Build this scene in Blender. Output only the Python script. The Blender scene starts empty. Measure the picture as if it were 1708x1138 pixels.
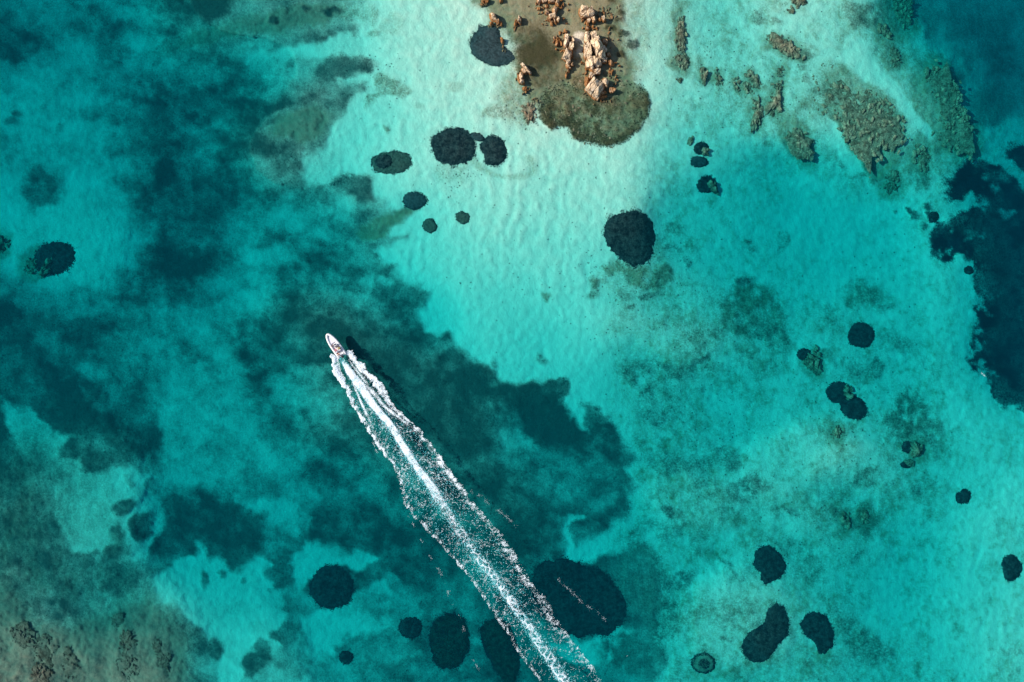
import bpy, bmesh, math, random
import numpy as np
from mathutils import Vector, Matrix, Euler

# ------------------------------------------------------------------ camera, sky, sun, exposure
scene = bpy.context.scene
COL = scene.collection
H = 148.0            # drone height above the sea
S = 0.13             # metres per photograph pixel at sea level
CX, CY = 854.0, 569.0
cam = bpy.data.objects.new('camera', bpy.data.cameras.new('camera'))
COL.objects.link(cam); scene.camera = cam
cam.location = (0, 0, H)
cam.data.sensor_width = 36.0
cam.data.lens = 36.0 * H / (1708 * S)
cam.data.clip_end = 6000
SUN_EL = math.radians(37)
sun_dir = Vector((math.cos(SUN_EL), -0.10, -math.sin(SUN_EL))).normalized()   # way the light travels
world = bpy.data.worlds.new('World'); scene.world = world; world.use_nodes = True
wn = world.node_tree
sky = wn.nodes.new('ShaderNodeTexSky'); sky.sky_type = 'NISHITA'; sky.sun_disc = False
sky.sun_elevation = SUN_EL; sky.sun_rotation = math.radians(-90)
wn.links.new(sky.outputs[0], wn.nodes['Background'].inputs[0])
wn.nodes['Background'].inputs[1].default_value = 0.10
sl = bpy.data.lights.new('sun', 'SUN'); sl.energy = 5.0; sl.angle = math.radians(0.5); sl.color = (1.0, 0.93, 0.82)
sun = bpy.data.objects.new('sun', sl); COL.objects.link(sun)
sun.rotation_euler = sun_dir.to_track_quat('-Z', 'Y').to_euler()
scene.view_settings.view_transform = 'Standard'
scene.view_settings.look = 'None'
scene.view_settings.exposure = 0.53
scene.view_settings.gamma = 1.0
scene.cycles.use_denoising = True
scene.cycles.transparent_max_bounces = 16

rng = np.random.default_rng(7)
R = random.Random(5)

# ------------------------------------------------------------------ helpers
def px(x, y, z=0.0):
    """point of the place seen at photograph position x, y at height z"""
    k = S * (H - z) / H
    return Vector(((x - CX) * k, (CY - y) * k, z))

def lattice(ix, iy, seed):
    n = (ix.astype(np.int64) * 374761393 + iy.astype(np.int64) * 668265263 + seed * 1442695041) & 0x7fffffff
    n = ((n ^ (n >> 13)) * 1274126177) & 0x7fffffff
    n = ((n ^ (n >> 16)) * 668265263) & 0x7fffffff
    return ((n ^ (n >> 15)) & 0xffff) / 65535.0

def vnoise(x, y, seed=0):
    x = np.asarray(x, float); y = np.asarray(y, float)
    ix = np.floor(x); iy = np.floor(y); fx = x - ix; fy = y - iy
    fx = fx * fx * (3 - 2 * fx); fy = fy * fy * (3 - 2 * fy)
    a = lattice(ix, iy, seed); b = lattice(ix + 1, iy, seed)
    c = lattice(ix, iy + 1, seed); d = lattice(ix + 1, iy + 1, seed)
    return (a + (b - a) * fx) * (1 - fy) + (c + (d - c) * fx) * fy

def fbm(x, y, scale, oct=4, seed=0):
    """-1..1 fractal noise, scale = size of the largest feature"""
    x = np.asarray(x, float); y = np.asarray(y, float)
    r = 0; amp = 1; tot = 0; f = 1.0 / scale
    for i in range(oct):
        c, s = math.cos(.6 * i + seed), math.sin(.6 * i + seed)
        r = r + amp * (vnoise((c * x - s * y) * f + 31.7 * i, (s * x + c * y) * f - 17.3 * i, seed + i) * 2 - 1)
        tot += amp; amp *= .55; f *= 2.03
    return r / tot * 1.7

def sstep(a, b, x):
    t = np.clip((x - a) / (b - a), 0, 1)
    return t * t * (3 - 2 * t)

def poly_sd(X, Y, pts):
    """signed distance to a polygon (positive inside)"""
    P = np.array(pts, float); n = len(P)
    d2 = np.full(X.shape, 1e18); ins = np.zeros(X.shape, bool)
    for i in range(n):
        ax, ay = P[i]; bx, by = P[(i + 1) % n]
        ex, ey = bx - ax, by - ay
        L = ex * ex + ey * ey + 1e-9
        t = np.clip(((X - ax) * ex + (Y - ay) * ey) / L, 0, 1)
        d2 = np.minimum(d2, (X - ax - t * ex) ** 2 + (Y - ay - t * ey) ** 2)
        if by != ay:
            c = ((ay > Y) != (by > Y)) & (X < (bx - ax) * (Y - ay) / (by - ay) + ax)
            ins ^= c
    return np.where(ins, 1, -1) * np.sqrt(d2)

def ell_sd(X, Y, x, y, rx, ry, ang=0):
    a = math.radians(ang); c, s = math.cos(a), math.sin(a)
    u = ((X - x) * c + (Y - y) * s) / rx; v = (-(X - x) * s + (Y - y) * c) / ry
    return (1 - np.sqrt(u * u + v * v)) * min(rx, ry)

def mesh_np(name, V, F, mat=None, parent=None, smooth=False):
    """V n x 3, F m x k array (all faces the same size)"""
    V = np.asarray(V, np.float32); F = np.asarray(F, np.int32)
    me = bpy.data.meshes.new(name)
    me.vertices.add(len(V)); me.vertices.foreach_set('co', V.ravel())
    k = F.shape[1]
    me.loops.add(F.size); me.loops.foreach_set('vertex_index', F.ravel())
    me.polygons.add(len(F))
    me.polygons.foreach_set('loop_start', np.arange(0, F.size, k, dtype=np.int32))
    me.polygons.foreach_set('loop_total', np.full(len(F), k, dtype=np.int32))
    if smooth: me.polygons.foreach_set('use_smooth', np.ones(len(F), bool))
    me.update(calc_edges=True)
    if mat: me.materials.append(mat)
    o = bpy.data.objects.new(name, me); COL.objects.link(o)
    if parent: o.parent = parent
    return o

def from_bm(name, bm, mat=None, parent=None, smooth=False):
    me = bpy.data.meshes.new(name); bm.to_mesh(me); bm.free()
    if smooth:
        for p in me.polygons: p.use_smooth = True
    if mat: me.materials.append(mat)
    o = bpy.data.objects.new(name, me); COL.objects.link(o)
    if parent: o.parent = parent
    return o

def empty(name, loc, rz=0.0):
    o = bpy.data.objects.new(name, None); COL.objects.link(o)
    o.empty_display_size = .3; o.location = loc; o.rotation_euler = (0, 0, rz)
    return o

def tag(o, label=None, cat=None, group=None, kind=None):
    if label: o['label'] = label
    if cat: o['category'] = cat
    if group: o['group'] = group
    if kind: o['kind'] = kind
    return o

# ------------------------------------------------------------------ materials
def new_mat(name):
    m = bpy.data.materials.new(name); m.use_nodes = True
    nt = m.node_tree; b = nt.nodes['Principled BSDF']
    return m, nt, b

def N(nt, typ, **kw):
    n = nt.nodes.new(typ)
    for k, v in kw.items(): setattr(n, k, v)
    return n

def noise_node(nt, scale, detail=4, rough=.6, vec=None):
    n = N(nt, 'ShaderNodeTexNoise'); n.inputs['Scale'].default_value = scale
    n.inputs['Detail'].default_value = detail; n.inputs['Roughness'].default_value = rough
    if vec is not None: nt.links.new(vec, n.inputs['Vector'])
    return n.outputs[0]

def ramp(nt, fac, stops):
    r = N(nt, 'ShaderNodeValToRGB'); nt.links.new(fac, r.inputs[0])
    e = r.color_ramp.elements
    while len(e) < len(stops): e.new(.5)
    for i, (p, c) in enumerate(stops):
        e[i].position = p; e[i].color = (*c, 1) if len(c) == 3 else c
    return r.outputs[0]

def mixc(nt, fac, a, b):
    m = N(nt, 'ShaderNodeMix', data_type='RGBA')
    for s, v in ((m.inputs[0], fac), (m.inputs[6], a), (m.inputs[7], b)):
        if hasattr(v, 'node'): nt.links.new(v, s)
        elif isinstance(v, tuple): s.default_value = (*v, 1)
        else: s.default_value = v
    return m.outputs[2]

def math_n(nt, op, a, b=None, clamp=False):
    m = N(nt, 'ShaderNodeMath', operation=op); m.use_clamp = clamp
    for s, v in ((m.inputs[0], a), (m.inputs[1], b)):
        if v is None: continue
        if hasattr(v, 'node'): nt.links.new(v, s)
        else: s.default_value = v
    return m.outputs[0]

def pos(nt): return N(nt, 'ShaderNodeNewGeometry').outputs['Position']

def bump(nt, b, h, strength, dist):
    n = N(nt, 'ShaderNodeBump'); n.inputs['Strength'].default_value = strength; n.inputs['Distance'].default_value = dist
    nt.links.new(h, n.inputs['Height']); nt.links.new(n.outputs[0], b.inputs['Normal'])

def simple(name, col, rough=.6, spec=.3, var=0.0, vscale=6.0):
    m, nt, b = new_mat(name)
    b.inputs['Roughness'].default_value = rough; b.inputs['Specular IOR Level'].default_value = spec
    if var:
        n = noise_node(nt, vscale, 5, .65, pos(nt))
        c = ramp(nt, n, [(.3, tuple(x * (1 - var) for x in col)), (.7, tuple(min(1, x * (1 + var)) for x in col))])
        nt.links.new(c, b.inputs['Base Color'])
    else: b.inputs['Base Color'].default_value = (*col, 1)
    return m

SAND = (.62, .55, .445)
LEAF = (.010, .036, .036)
ALGAE = (.185, .15, .085)

def seabed_material():
    m, nt, b = new_mat('seabed')
    b.inputs['Roughness'].default_value = .95; b.inputs['Specular IOR Level'].default_value = 0
    P = pos(nt)
    def attr(n): return N(nt, 'ShaderNodeAttribute', attribute_name=n).outputs['Fac']
    g, a, mo = attr('grass'), attr('algae'), attr('mottle')
    n1 = noise_node(nt, .55, 6, .68, P); n2 = noise_node(nt, 2.6, 4, .7, P); n3 = noise_node(nt, .13, 4, .6, P)
    sand = mixc(nt, ramp(nt, n1, [(.3, (0, 0, 0)), (.7, (1, 1, 1))]), tuple(c * .90 for c in SAND), tuple(min(1, c * 1.08) for c in SAND))
    alg = mixc(nt, ramp(nt, n2, [(.35, (0, 0, 0)), (.65, (1, 1, 1))]), (.10, .075, .038), (.30, .21, .11))
    alg = mixc(nt, ramp(nt, n3, [(.35, (0, 0, 0)), (.65, (1, 1, 1))]), alg, (.19, .155, .09))
    alg = mixc(nt, attr('silt'), alg, mixc(nt, n2, (.11, .09, .062), (.235, .195, .14)))
    leaf = mixc(nt, n1, tuple(c * .75 for c in LEAF), tuple(c * 1.35 for c in LEAF))
    leaf = mixc(nt, attr('olive'), leaf, mixc(nt, n1, (.022, .020, .010), (.060, .052, .026)))
    leaf = mixc(nt, attr('dense'), leaf, mixc(nt, n1, (.006, .009, .016), (.016, .021, .032)))
    # algae and grass thin out in specks: threshold the cover with two noises
    def cover(v, amp_lo, k):
        j = math_n(nt, 'SUBTRACT', math_n(nt, 'ADD', math_n(nt, 'MULTIPLY', n2, .55), math_n(nt, 'MULTIPLY', n1, .45)), .5)
        j = math_n(nt, 'MULTIPLY', j, math_n(nt, 'MULTIPLY', mo, k))
        bell = math_n(nt, 'MULTIPLY', math_n(nt, 'MULTIPLY', v, math_n(nt, 'SUBTRACT', 1.0, v)), 4.0)
        return math_n(nt, 'ADD', v, math_n(nt, 'MULTIPLY', j, bell), clamp=True)
    c = mixc(nt, cover(a, 0, 5.0), sand, alg)
    c = mixc(nt, cover(g, 0, 5.0), c, leaf)
    nt.links.new(c, b.inputs['Base Color'])
    bump(nt, b, math_n(nt, 'ADD', n2, math_n(nt, 'MULTIPLY', n1, 2.0)), .55, .22)
    return m

def granite_material():
    m, nt, b = new_mat('granite')
    b.inputs['Roughness'].default_value = .85; b.inputs['Specular IOR Level'].default_value = .2
    P = pos(nt)
    z = N(nt, 'ShaderNodeSeparateXYZ'); nt.links.new(P, z.inputs[0]); z = z.outputs[2]
    n1 = noise_node(nt, .9, 6, .7, P); n2 = noise_node(nt, 4.5, 6, .7, P)
    dry = ramp(nt, n1, [(.25, (.34, .21, .11)), (.5, (.56, .42, .28)), (.75, (.66, .54, .42))])
    dry = mixc(nt, ramp(nt, n2, [(.28, (1, 1, 1)), (.42, (0, 0, 0))]), dry, (.40, .28, .18))
    vo = N(nt, 'ShaderNodeTexVoronoi', feature='DISTANCE_TO_EDGE'); vo.inputs['Scale'].default_value = .75
    mp = N(nt, 'ShaderNodeMapping'); mp.inputs['Rotation'].default_value = (0, 0, .35); mp.inputs['Scale'].default_value = (1.5, .8, .7)
    vv = N(nt, 'ShaderNodeVectorMath', operation='ADD'); nz = N(nt, 'ShaderNodeTexNoise'); nz.inputs['Scale'].default_value = 1.2; nt.links.new(P, nz.inputs['Vector'])
    nt.links.new(P, vv.inputs[0]); nt.links.new(nz.outputs['Color'], vv.inputs[1]); nt.links.new(vv.outputs[0], mp.inputs['Vector']); nt.links.new(mp.outputs[0], vo.inputs['Vector'])
    crack = ramp(nt, vo.outputs['Distance'], [(.0, (0, 0, 0)), (.07, (1, 1, 1))])
    dry = mixc(nt, crack, (.10, .055, .03), dry)
    stain = mixc(nt, ramp(nt, n2, [(.3, (0, 0, 0)), (.7, (1, 1, 1))]), (.07, .03, .012), (.40, .18, .06))
    wet = mixc(nt, n2, (.07, .055, .03), (.20, .16, .09))
    zz = math_n(nt, 'ADD', math_n(nt, 'MULTIPLY', z, .4), math_n(nt, 'MULTIPLY', math_n(nt, 'SUBTRACT', n1, .5), .9))
    c = mixc(nt, ramp(nt, zz, [(.22, (0, 0, 0)), (.50, (1, 1, 1))]), stain, dry)
    c = mixc(nt, ramp(nt, z, [(.0, (0, 0, 0)), (.14, (1, 1, 1))]), wet, c)
    nt.links.new(c, b.inputs['Base Color'])
    bump(nt, b, math_n(nt, 'ADD', math_n(nt, 'MULTIPLY', n2, .5), crack), .5, .2)
    return m

def reef_material(name, lo, hi):
    m, nt, b = new_mat(name)
    b.inputs['Roughness'].default_value = .95; b.inputs['Specular IOR Level'].default_value = 0
    P = pos(nt); n1 = noise_node(nt, 1.1, 6, .7, P); n2 = noise_node(nt, 4.0, 5, .7, P)
    c = mixc(nt, ramp(nt, n2, [(.35, (0, 0, 0)), (.65, (1, 1, 1))]), lo, hi)
    c = mixc(nt, ramp(nt, n1, [(.42, (0, 0, 0)), (.62, (1, 1, 1))]), c, tuple(.55 * x for x in lo))
    nt.links.new(c, b.inputs['Base Color'])
    bump(nt, b, math_n(nt, 'ADD', n2, n1), .8, .3)
    return m

M = {}
M['seabed'] = seabed_material()
M['granite'] = granite_material()
M['reef'] = reef_material('reef_rock', (.22, .14, .09), (.46, .31, .21))
M['shoal_rock'] = reef_material('silted_rock', (.085, .082, .062), (.165, .155, .12))
M['reef_base'] = reef_material('reef_turf', (.15, .105, .07), (.38, .27, .185))
M['shelf'] = reef_material('shelf_turf', (.05, .042, .025), (.24, .185, .105))
M['leaf'] = simple('seagrass_leaf', (.024, .052, .050), .9, 0, .45, 3.0)
M['leaf_deep'] = simple('dark_seagrass_leaf', (.012, .021, .029), .9, 0, .5, 3.0)
M['mat_deep'] = reef_material('dark_seagrass_mat', (.014, .022, .028), (.064, .070, .066))
M['mat_grey'] = simple('grey_seagrass_mat', (.034, .044, .048), .95, 0, .5, 2.2)
M['leaf_grey'] = simple('grey_seagrass_leaf', (.024, .032, .036), .9, 0, .5, 3.0)
M['weed'] = simple('brown_weed', (.085, .08, .048), .95, 0, .5, 2.0)

def foam_material():
    m, nt, b = new_mat('foam')
    b.inputs['Base Color'].default_value = (.83, .91, .98, 1); b.inputs['Roughness'].default_value = .9
    b.inputs['Specular IOR Level'].default_value = .1
    tr = N(nt, 'ShaderNodeBsdfTransparent'); mx = N(nt, 'ShaderNodeMixShader'); mx.inputs[0].default_value = .22   # thin froth: part of the light goes through
    nt.links.new(b.outputs[0], mx.inputs[1]); nt.links.new(tr.outputs[0], mx.inputs[2])
    nt.links.new(mx.outputs[0], nt.nodes['Material Output'].inputs['Surface'])
    return m
M['foam'] = foam_material()

# ------------------------------------------------------------------ seabed fields (depth, seagrass cover, algae cover)
gx = np.concatenate([np.linspace(-4000, -230, 36), np.arange(-205, 1915, 2.5), np.linspace(1940, 5700, 36)])
gy = np.concatenate([np.linspace(-4000, -180, 36), np.arange(-155, 1295, 2.5), np.linspace(1320, 5200, 36)])
GX, GY = np.meshgrid(gx, gy)
# organic warp of every drawn edge
WX = GX + 9 * fbm(GX, GY, 55, 5, 11) + 5.0 * fbm(GX, GY, 17, 4, 12)
WY = GY + 9 * fbm(GX, GY, 55, 5, 13) + 5.0 * fbm(GX, GY, 17, 4, 14)
LX = GX + 5 * fbm(GX, GY, 22, 5, 15); LY = GY + 5 * fbm(GX, GY, 22, 5, 16)

DEPTH_POINTS = [(950,60,.35),(900,30,.4),(990,110,.3),(860,90,.7),(880,150,.8),(950,180,.9),(1040,60,.9),(1060,120,1.0),(1000,200,1.1),
(1060,200,1.4),(820,80,1.1),(800,20,.8),(900,-80,.2),(1000,-60,.3),(700,40,1.3),(640,80,1.5),(760,140,1.3),(620,230,1.9),(700,230,1.5),(850,280,1.4),(800,350,1.6),(900,420,1.8),
(750,430,2.0),(850,520,2.3),(950,330,1.6),(1000,280,1.5),(1000,540,2.3),(900,600,2.8),(1050,640,3.2),(680,420,2.3),(980,480,2.0),
(1130,150,1.8),(1120,60,1.5),(1150,250,2.2),(1200,350,3.2),(1330,380,3.6),(1450,380,3.4),(1300,450,3.4),(1200,50,1.9),(1320,20,1.4),
(1400,60,1.6),(1300,120,1.8),(1400,150,1.7),(1450,210,1.7),(1580,190,1.8),(1480,150,1.7),(1500,120,1.7),(1560,110,2.8),(1540,70,3.2),(1650,80,6.5),(1700,150,6.5),
(1600,30,6),(1660,230,4),(1560,260,2.6),(1420,300,3),(1550,330,2.6),(1600,500,2.6),(1580,420,2.5),(1700,480,5),(1690,330,5),(1700,600,5),
(1600,650,2.8),(1690,720,2.8),(1500,480,3.2),(1500,600,3.2),(1400,600,3),(1250,600,3.2),(1150,560,2.7),(1350,680,2.9),(1180,700,3.3),
(1450,750,2.7),(1600,800,3),(1690,860,2.4),(1690,1050,2.2),(1600,1000,2.8),(1500,950,3.2),(1400,900,3),(1300,850,2.9),(1200,800,3.1),
(1150,900,3.2),(1250,1000,2.6),(1350,1100,2.6),(1200,1080,2.8),(1100,1000,3.4),(1080,850,3.6),(1090,760,3.3),(1450,1080,3),(1560,1100,2.8),
(900,750,3.8),(575,568,2.1),(600,580,2.1),(650,620,2.4),(560,570,2.3),(640,690,2.6),(720,680,2.7),(700,760,2.8),(760,740,2.8),(800,820,3.0),(840,900,3.2),(750,640,2.9),(600,640,2.8),(680,700,2.6),(480,620,3.9),(600,480,3.6),(680,520,3.8),(500,400,3.8),(550,260,2.4),(560,80,2.2),(470,90,3.2),
(480,30,1.8),(400,45,2.2),(330,62,2.6),(560,25,1.7),(500,208,1.7),(455,215,2.2),(535,190,1.7),(400,150,4.6),(300,150,4.6),(200,80,4.4),(50,60,4.6),(80,200,4),(60,260,4),(200,260,4.2),(330,320,4.6),
(130,400,3.6),(300,430,4.5),(100,560,4.6),(250,600,4.3),(350,700,4),(40,720,3.2),(120,800,2.8),(150,900,2.6),(50,650,4.5),(50,850,2.3),
(100,950,2.3),(40,1010,1.9),(20,1100,1.0),(100,1100,1.3),(220,1100,1.3),(280,1050,1.9),(180,1000,2.9),(330,900,4.2),(380,980,3.6),
(400,1090,3),(440,1120,2.4),(500,900,4.2),(550,1000,4),(560,1060,3.8),(600,820,4.3),(700,950,4.2),(750,1060,4),(640,1100,3.6),(850,1060,4.2),
(960,1000,4.2),(980,1085,3.9),(850,960,3.8),(1000,900,3.8),(1020,830,4)]

def depth_field(X, Y):
    Xc = np.clip(X, -150, 1860); Yc = np.clip(Y, -120, 1260)
    num = np.zeros(X.shape); den = np.zeros(X.shape) + 1e-9
    for x, y, d in DEPTH_POINTS:
        r2 = (Xc - x) ** 2 + (Yc - y) ** 2
        w = np.exp(-r2 / (2 * 48.0 ** 2)) + 1e-3 * np.exp(-r2 / (2 * 170.0 ** 2)) + 1e-12 / (1 + r2 / 1e4)
        num += w * d; den += w
    return num / den

def grid_field(x0, y0, step, rows, X, Y):
    A = np.array(rows, float) / 10.0
    u = np.clip((X - x0) / step, 0, A.shape[1] - 1.001); v = np.clip((Y - y0) / step, 0, A.shape[0] - 1.001)
    i = u.astype(int); j = v.astype(int); fu = u - i; fv = v - j
    fu = fu * fu * (3 - 2 * fu); fv = fv * fv * (3 - 2 * fv)
    return (A[j, i] * (1 - fu) + A[j, i + 1] * fu) * (1 - fv) + (A[j + 1, i] * (1 - fu) + A[j + 1, i + 1] * fu) * fv

WEST_ROWS = [
[5,4,6,5,5.8,7.8,7.8,6.8,5.8,6.8,4.8,0,0,0,0,0,0,0,0],
[8,6,5,7,6.8,7.8,6.8,6.8,6.8,6.8,6.8,0,0,0,0,0,0,0,0],
[4,4,5,6,5.8,6.8,6.8,5.8,5.8,5.8,9.6,0,0,0,0,0,0,0,0],
[3,3,4,4,5.8,7.8,9.6,8.8,8.8,8.8,6.8,0,0,0,0,0,0,0,0],
[3,2,3,4,6.8,7.8,6.8,7.8,7.8,6.8,3.8,0,0,0,0,0,0,0,0],
[2,6.0,2,3,6.8,8.8,8.8,7.8,7.8,5.8,8.8,3,0,0,0,0,0,0,0],
[2,3,1,1,7.0,9.0,8.0,7.0,6.0,6.0,8.0,7.0,2,0,0,0,0,0,0],
[3,3,1,2,7.0,9.0,9.0,6.0,7.0,8.0,7.0,6.0,2,0,0,0,0,0,0],
[7.0,6.0,4,4,7.0,7.0,6.0,3,6.0,7.0,7.0,8.0,4,2,0,0,0,0,0],
[9.0,8.0,7.0,6.0,6.0,4,4,7.0,7.0,8.0,7.0,8.0,8.0,4,2,0,0,0,0],
[8.0,8.0,8.0,6.0,6.0,6.0,6.0,9.0,8.0,9.0,9.0,9.0,9.0,9.0,8.0,6.0,3,0,0],
[9.0,9.0,9.0,8.0,8.0,4,3,7.0,4,6.0,8.0,9.0,9.0,9.8,9.8,9.8,8.0,6.0,2],
[9.8,7.0,9.0,9.0,9.0,3,3,6.0,8.0,8.0,7.0,8.0,9.0,9.0,7.0,9.8,9.8,9.0,3],
[9.8,8.0,8.0,8.0,8.0,3,3,3,6.0,9.0,8.0,8.0,9.0,8.0,8.0,8.0,9.0,9.8,6.0],
[9.8,9.0,8.0,8.0,8.0,8.0,8.0,8.0,4,8.0,8.0,8.0,8.0,8.0,8.0,9.0,8.0,9.0,6.0],
[9.0,9.0,9.0,8.0,8.0,9.0,9.0,9.0,6.0,7.0,8.0,9.0,9.0,9.0,9.0,9.0,7.0,7.0,6.0],
[9.0,9.0,9.0,9.0,8.0,7.0,7.0,7.0,7.0,9.0,7.0,7.0,8.0,8.0,8.0,9.0,9.0,8.0,8.0],
[7.0,7.0,9.0,8.0,7.0,6.0,6.0,6.0,6.0,6.0,4,6.0,8.0,7.0,8.0,9.0,8.0,8.0,8.0],
[4,4,7.0,6.0,7.0,8.0,6.0,6.0,6.0,6.0,7.0,7.0,8.0,7.0,9.0,8.0,7.0,7.0,7.0],
[3,3,4,4,6.0,7.0,4,4,4,6.0,7.0,6.0,6.0,7.0,8.0,8.0,7.0,7.0,6.0]]

WEST_EDGE = [(-600,-600),(608,-600),(613,0),(560,10),(568,28),(594,42),(596,57),(569,66),(535,72),(545,96),(594,90),(611,104),(612,126),(583,126),(566,138),(608,140),
(608,157),(574,174),(569,197),(555,214),(546,239),(521,270),(520,295),(545,312),(563,310),(614,295),(625,308),(625,322),(645,328),(650,345),(681,345),(706,350),(695,361),
(661,376),(656,390),(690,387),(676,401),(625,423),(639,437),(661,449),(661,457),(698,474),(718,496),(701,516),(704,533),(709,550),(746,553),(760,570),(791,600),(800,605),
(831,611),(842,633),(893,644),(910,633),(938,636),(929,656),(935,678),(957,695),(980,715),(966,684),(983,675),(1002,692),(1022,706),(1030,729),(1053,751),(1067,768),
(1039,782),(1047,799),(1064,807),(1047,830),(1047,858),(1025,878),(994,902),(960,915),(950,880),(969,860),(955,857),(940,900),(950,935),(985,945),(1000,925),(1040,910),(1080,905),(1100,950),(1105,1010),
(1090,1060),(1110,1100),(1100,1138),(1100,1800),(-600,1800)]

RIGHT_DEEP = [(1526,-600),(1526,0),(1531,28),(1545,45),(1540,59),(1557,76),(1582,96),(1590,121),(1602,141),(1619,163),(1621,191),(1633,202),(1666,205),(1706,194),(2600,150),(2600,-600)]
RIGHT_MEADOW = [(2600,260),(1730,235),(1700,236),(1672,246),(1675,268),(1708,285),(1720,316),(1695,300),(1684,290),(1672,279),(1630,270),(1605,273),(1582,297),(1574,325),(1591,337),(1606,331),(1619,322),(1630,326),(1641,343),
(1616,347),(1605,351),(1585,364),(1579,374),(1568,362),(1557,367),(1556,384),(1546,401),(1551,421),(1577,443),(1596,443),(1602,429),(1610,437),(1622,443),(1627,457),(1622,471),(1630,502),(1625,525),(1633,539),
(1622,550),(1617,584),(1617,598),(1622,611),(1638,633),(1650,653),(1678,675),(1708,691),(1800,760),(2600,900)]
SHELF = [(907,153),(898,179),(901,198),(918,215),(946,212),(952,229),(969,235),(997,243),(1016,246),(1042,238),(1064,218),(1081,193),(1084,170),(1073,142),(1050,125),(1000,120),(940,130)]
FLATS = [(800,-40),(795,12),(815,25),(818,45),(842,62),(862,78),(852,100),(862,140),(858,165),(872,195),(900,185),(950,190),(1010,190),(1045,160),(1055,110),(1045,60),(1040,0),(1060,-200),(800,-200)]

REEF_HALO = [(1440,170,60,45,35),(1450,230,45,45,0),(1582,188,36,75,-25),(1500,22,22,36,-20),(1473,56,13,20,-30),(1492,100,12,18,-35),(1533,258,14,23,-15),(1489,301,16,23,10),(1310,79,31,13,25),(1293,172,13,22,10),(1263,190,10,26,2),(1332,232,19,38,-32),(1257,131,7,16,-35),(1248,148,8,11,0),(1228,139,8,12,0),(1302,122,6,9,0),(1296,142,11,7,20),(1174,122,7,17,-8),(1143,105,7,11,0),(1130,101,6,8,0),(1198,132,6,13,-12),(1356,601,14,19,-28),(1396,724,11,14,0),(1526,752,14,16,0),(1411,870,12,14,0),(1442,860,10,15,0),(55,440,22,16,-40),(5,410,14,16,0)]
print('fields')
D = depth_field(WX * .5 + GX * .5, WY * .5 + GY * .5)
G = grid_field(0, 0, 60, WEST_ROWS, GX + 2.2 * (WX - GX), GY + 2.2 * (WY - GY))
G = np.clip(G * 1.0 + .16 * fbm(GX, GY * 1.25, 90, 5, 21) + .08 * fbm(GX, GY, 22, 4, 22), 0.02, 1)
G *= sstep(-7, 8, poly_sd(WX, WY, WEST_EDGE) - 1)
A = np.zeros(GX.shape); MO = np.full(GX.shape, .35)

def put(F, w, val): F += w * (val - F)
def pw(pts, soft, local=False):
    X, Y = (LX, LY) if local else (WX, WY)
    return sstep(-soft, soft, poly_sd(X, Y, pts))
def ew(x, y, rx, ry, ang=0, soft=8, local=False):
    X, Y = (LX, LY) if local else (WX, WY)
    m = max(rx, ry) * (1 + soft / min(rx, ry)) + 34      # only the window the ellipse can reach
    a, b = np.searchsorted(gx, (x - m, x + m)); c, d = np.searchsorted(gy, (y - m, y + m))
    w = np.zeros(GX.shape)
    w[c:d, a:b] = sstep(-soft, soft, ell_sd(X[c:d, a:b], Y[c:d, a:b], x, y, rx, ry, ang))
    return w

# sand openings in the western meadow
OPEN = [([(11,672),(42,678),(84,703),(121,726),(101,743),(98,768),(135,768),(135,790),(152,796),(197,779),(208,774),(261,788),(252,805),(273,855),(267,891),(239,930),(194,944),(215,915),(210,900),(183,883),(180,905),(169,928),(126,916),(98,883),(81,855),(56,813),(45,774),(28,748),(11,720)], 7, .2),
([(334,894),(343,928),(394,922),(422,928),(447,945),(439,970),(478,981),(476,1015),(453,1051),(465,1080),(430,1090),(400,1138),(370,1150),(360,1110),(335,1057),(298,1020),(261,998),(261,964),(295,945),(329,930)], 6, .1),
([(473,942),(512,916),(541,911),(597,908),(633,925),(594,950),(570,945),(535,945),(521,961),(493,975)], 5, .08),
([(498,1034),(552,1018),(591,992),(639,978),(667,1001),(647,1043),(583,1060),(557,1099),(521,1091),(507,1071)], 6, .08),
([(921,1082),(974,1071),(1033,1048),(1053,1057),(1039,1077),(1025,1093),(1005,1110),(946,1107)], 6, .05),
([(600,62),(545,68),(500,78),(465,90),(500,98),(560,95),(600,88)], 8, .12),
([(500,250),(545,240),(570,255),(560,290),(525,312),(505,300)], 12, .15),
([(270,660),(330,620),(370,610),(400,640),(430,700),(470,760),(500,790),(470,800),(400,790),(330,805),(275,810),(265,740)], 34, .42),
([(400,830),(470,830),(520,860),(535,890),(500,905),(470,890),(430,850)], 8, .22),
([(70,345),(140,330),(200,360),(240,400),(180,440),(120,470),(60,470),(10,450),(5,400)], 18, .14),
([(10,120),(80,150),(180,200),(200,240),(120,290),(30,280),(0,200)], 26, .26)]
for pts, soft, v in OPEN: put(G, pw(pts, soft), v)
for x, y, rx, ry, an, soft, v in [(442,429,42,17,0,9,.22),(500,365,34,14,-30,9,.3),(530,390,18,9,0,6,.3),(855,735,40,12,35,9,.42),
 (610,473,16,10,20,6,.35),(650,470,12,8,0,5,.32),(600,500,30,12,10,8,.4),(560,610,50,10,-12,10,.42),(430,610,30,10,-10,10,.45),(360,470,30,20,-40,12,.38),
 (420,90,60,10,8,9,.34),(455,95,24,10,0,7,.28),(230,70,36,18,0,12,.36),(660,975,30,12,30,8,.45),(460,360,30,14,-25,8,.3),(575,340,20,14,0,7,.42),
 (940,800,70,40,20,25,.62),(880,820,30,20,0,12,.6),(990,780,30,16,10,10,.62),(968,862,9,8,0,4,.2)]:
    put(G, ew(x, y, rx, ry, an, soft), v)
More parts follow.
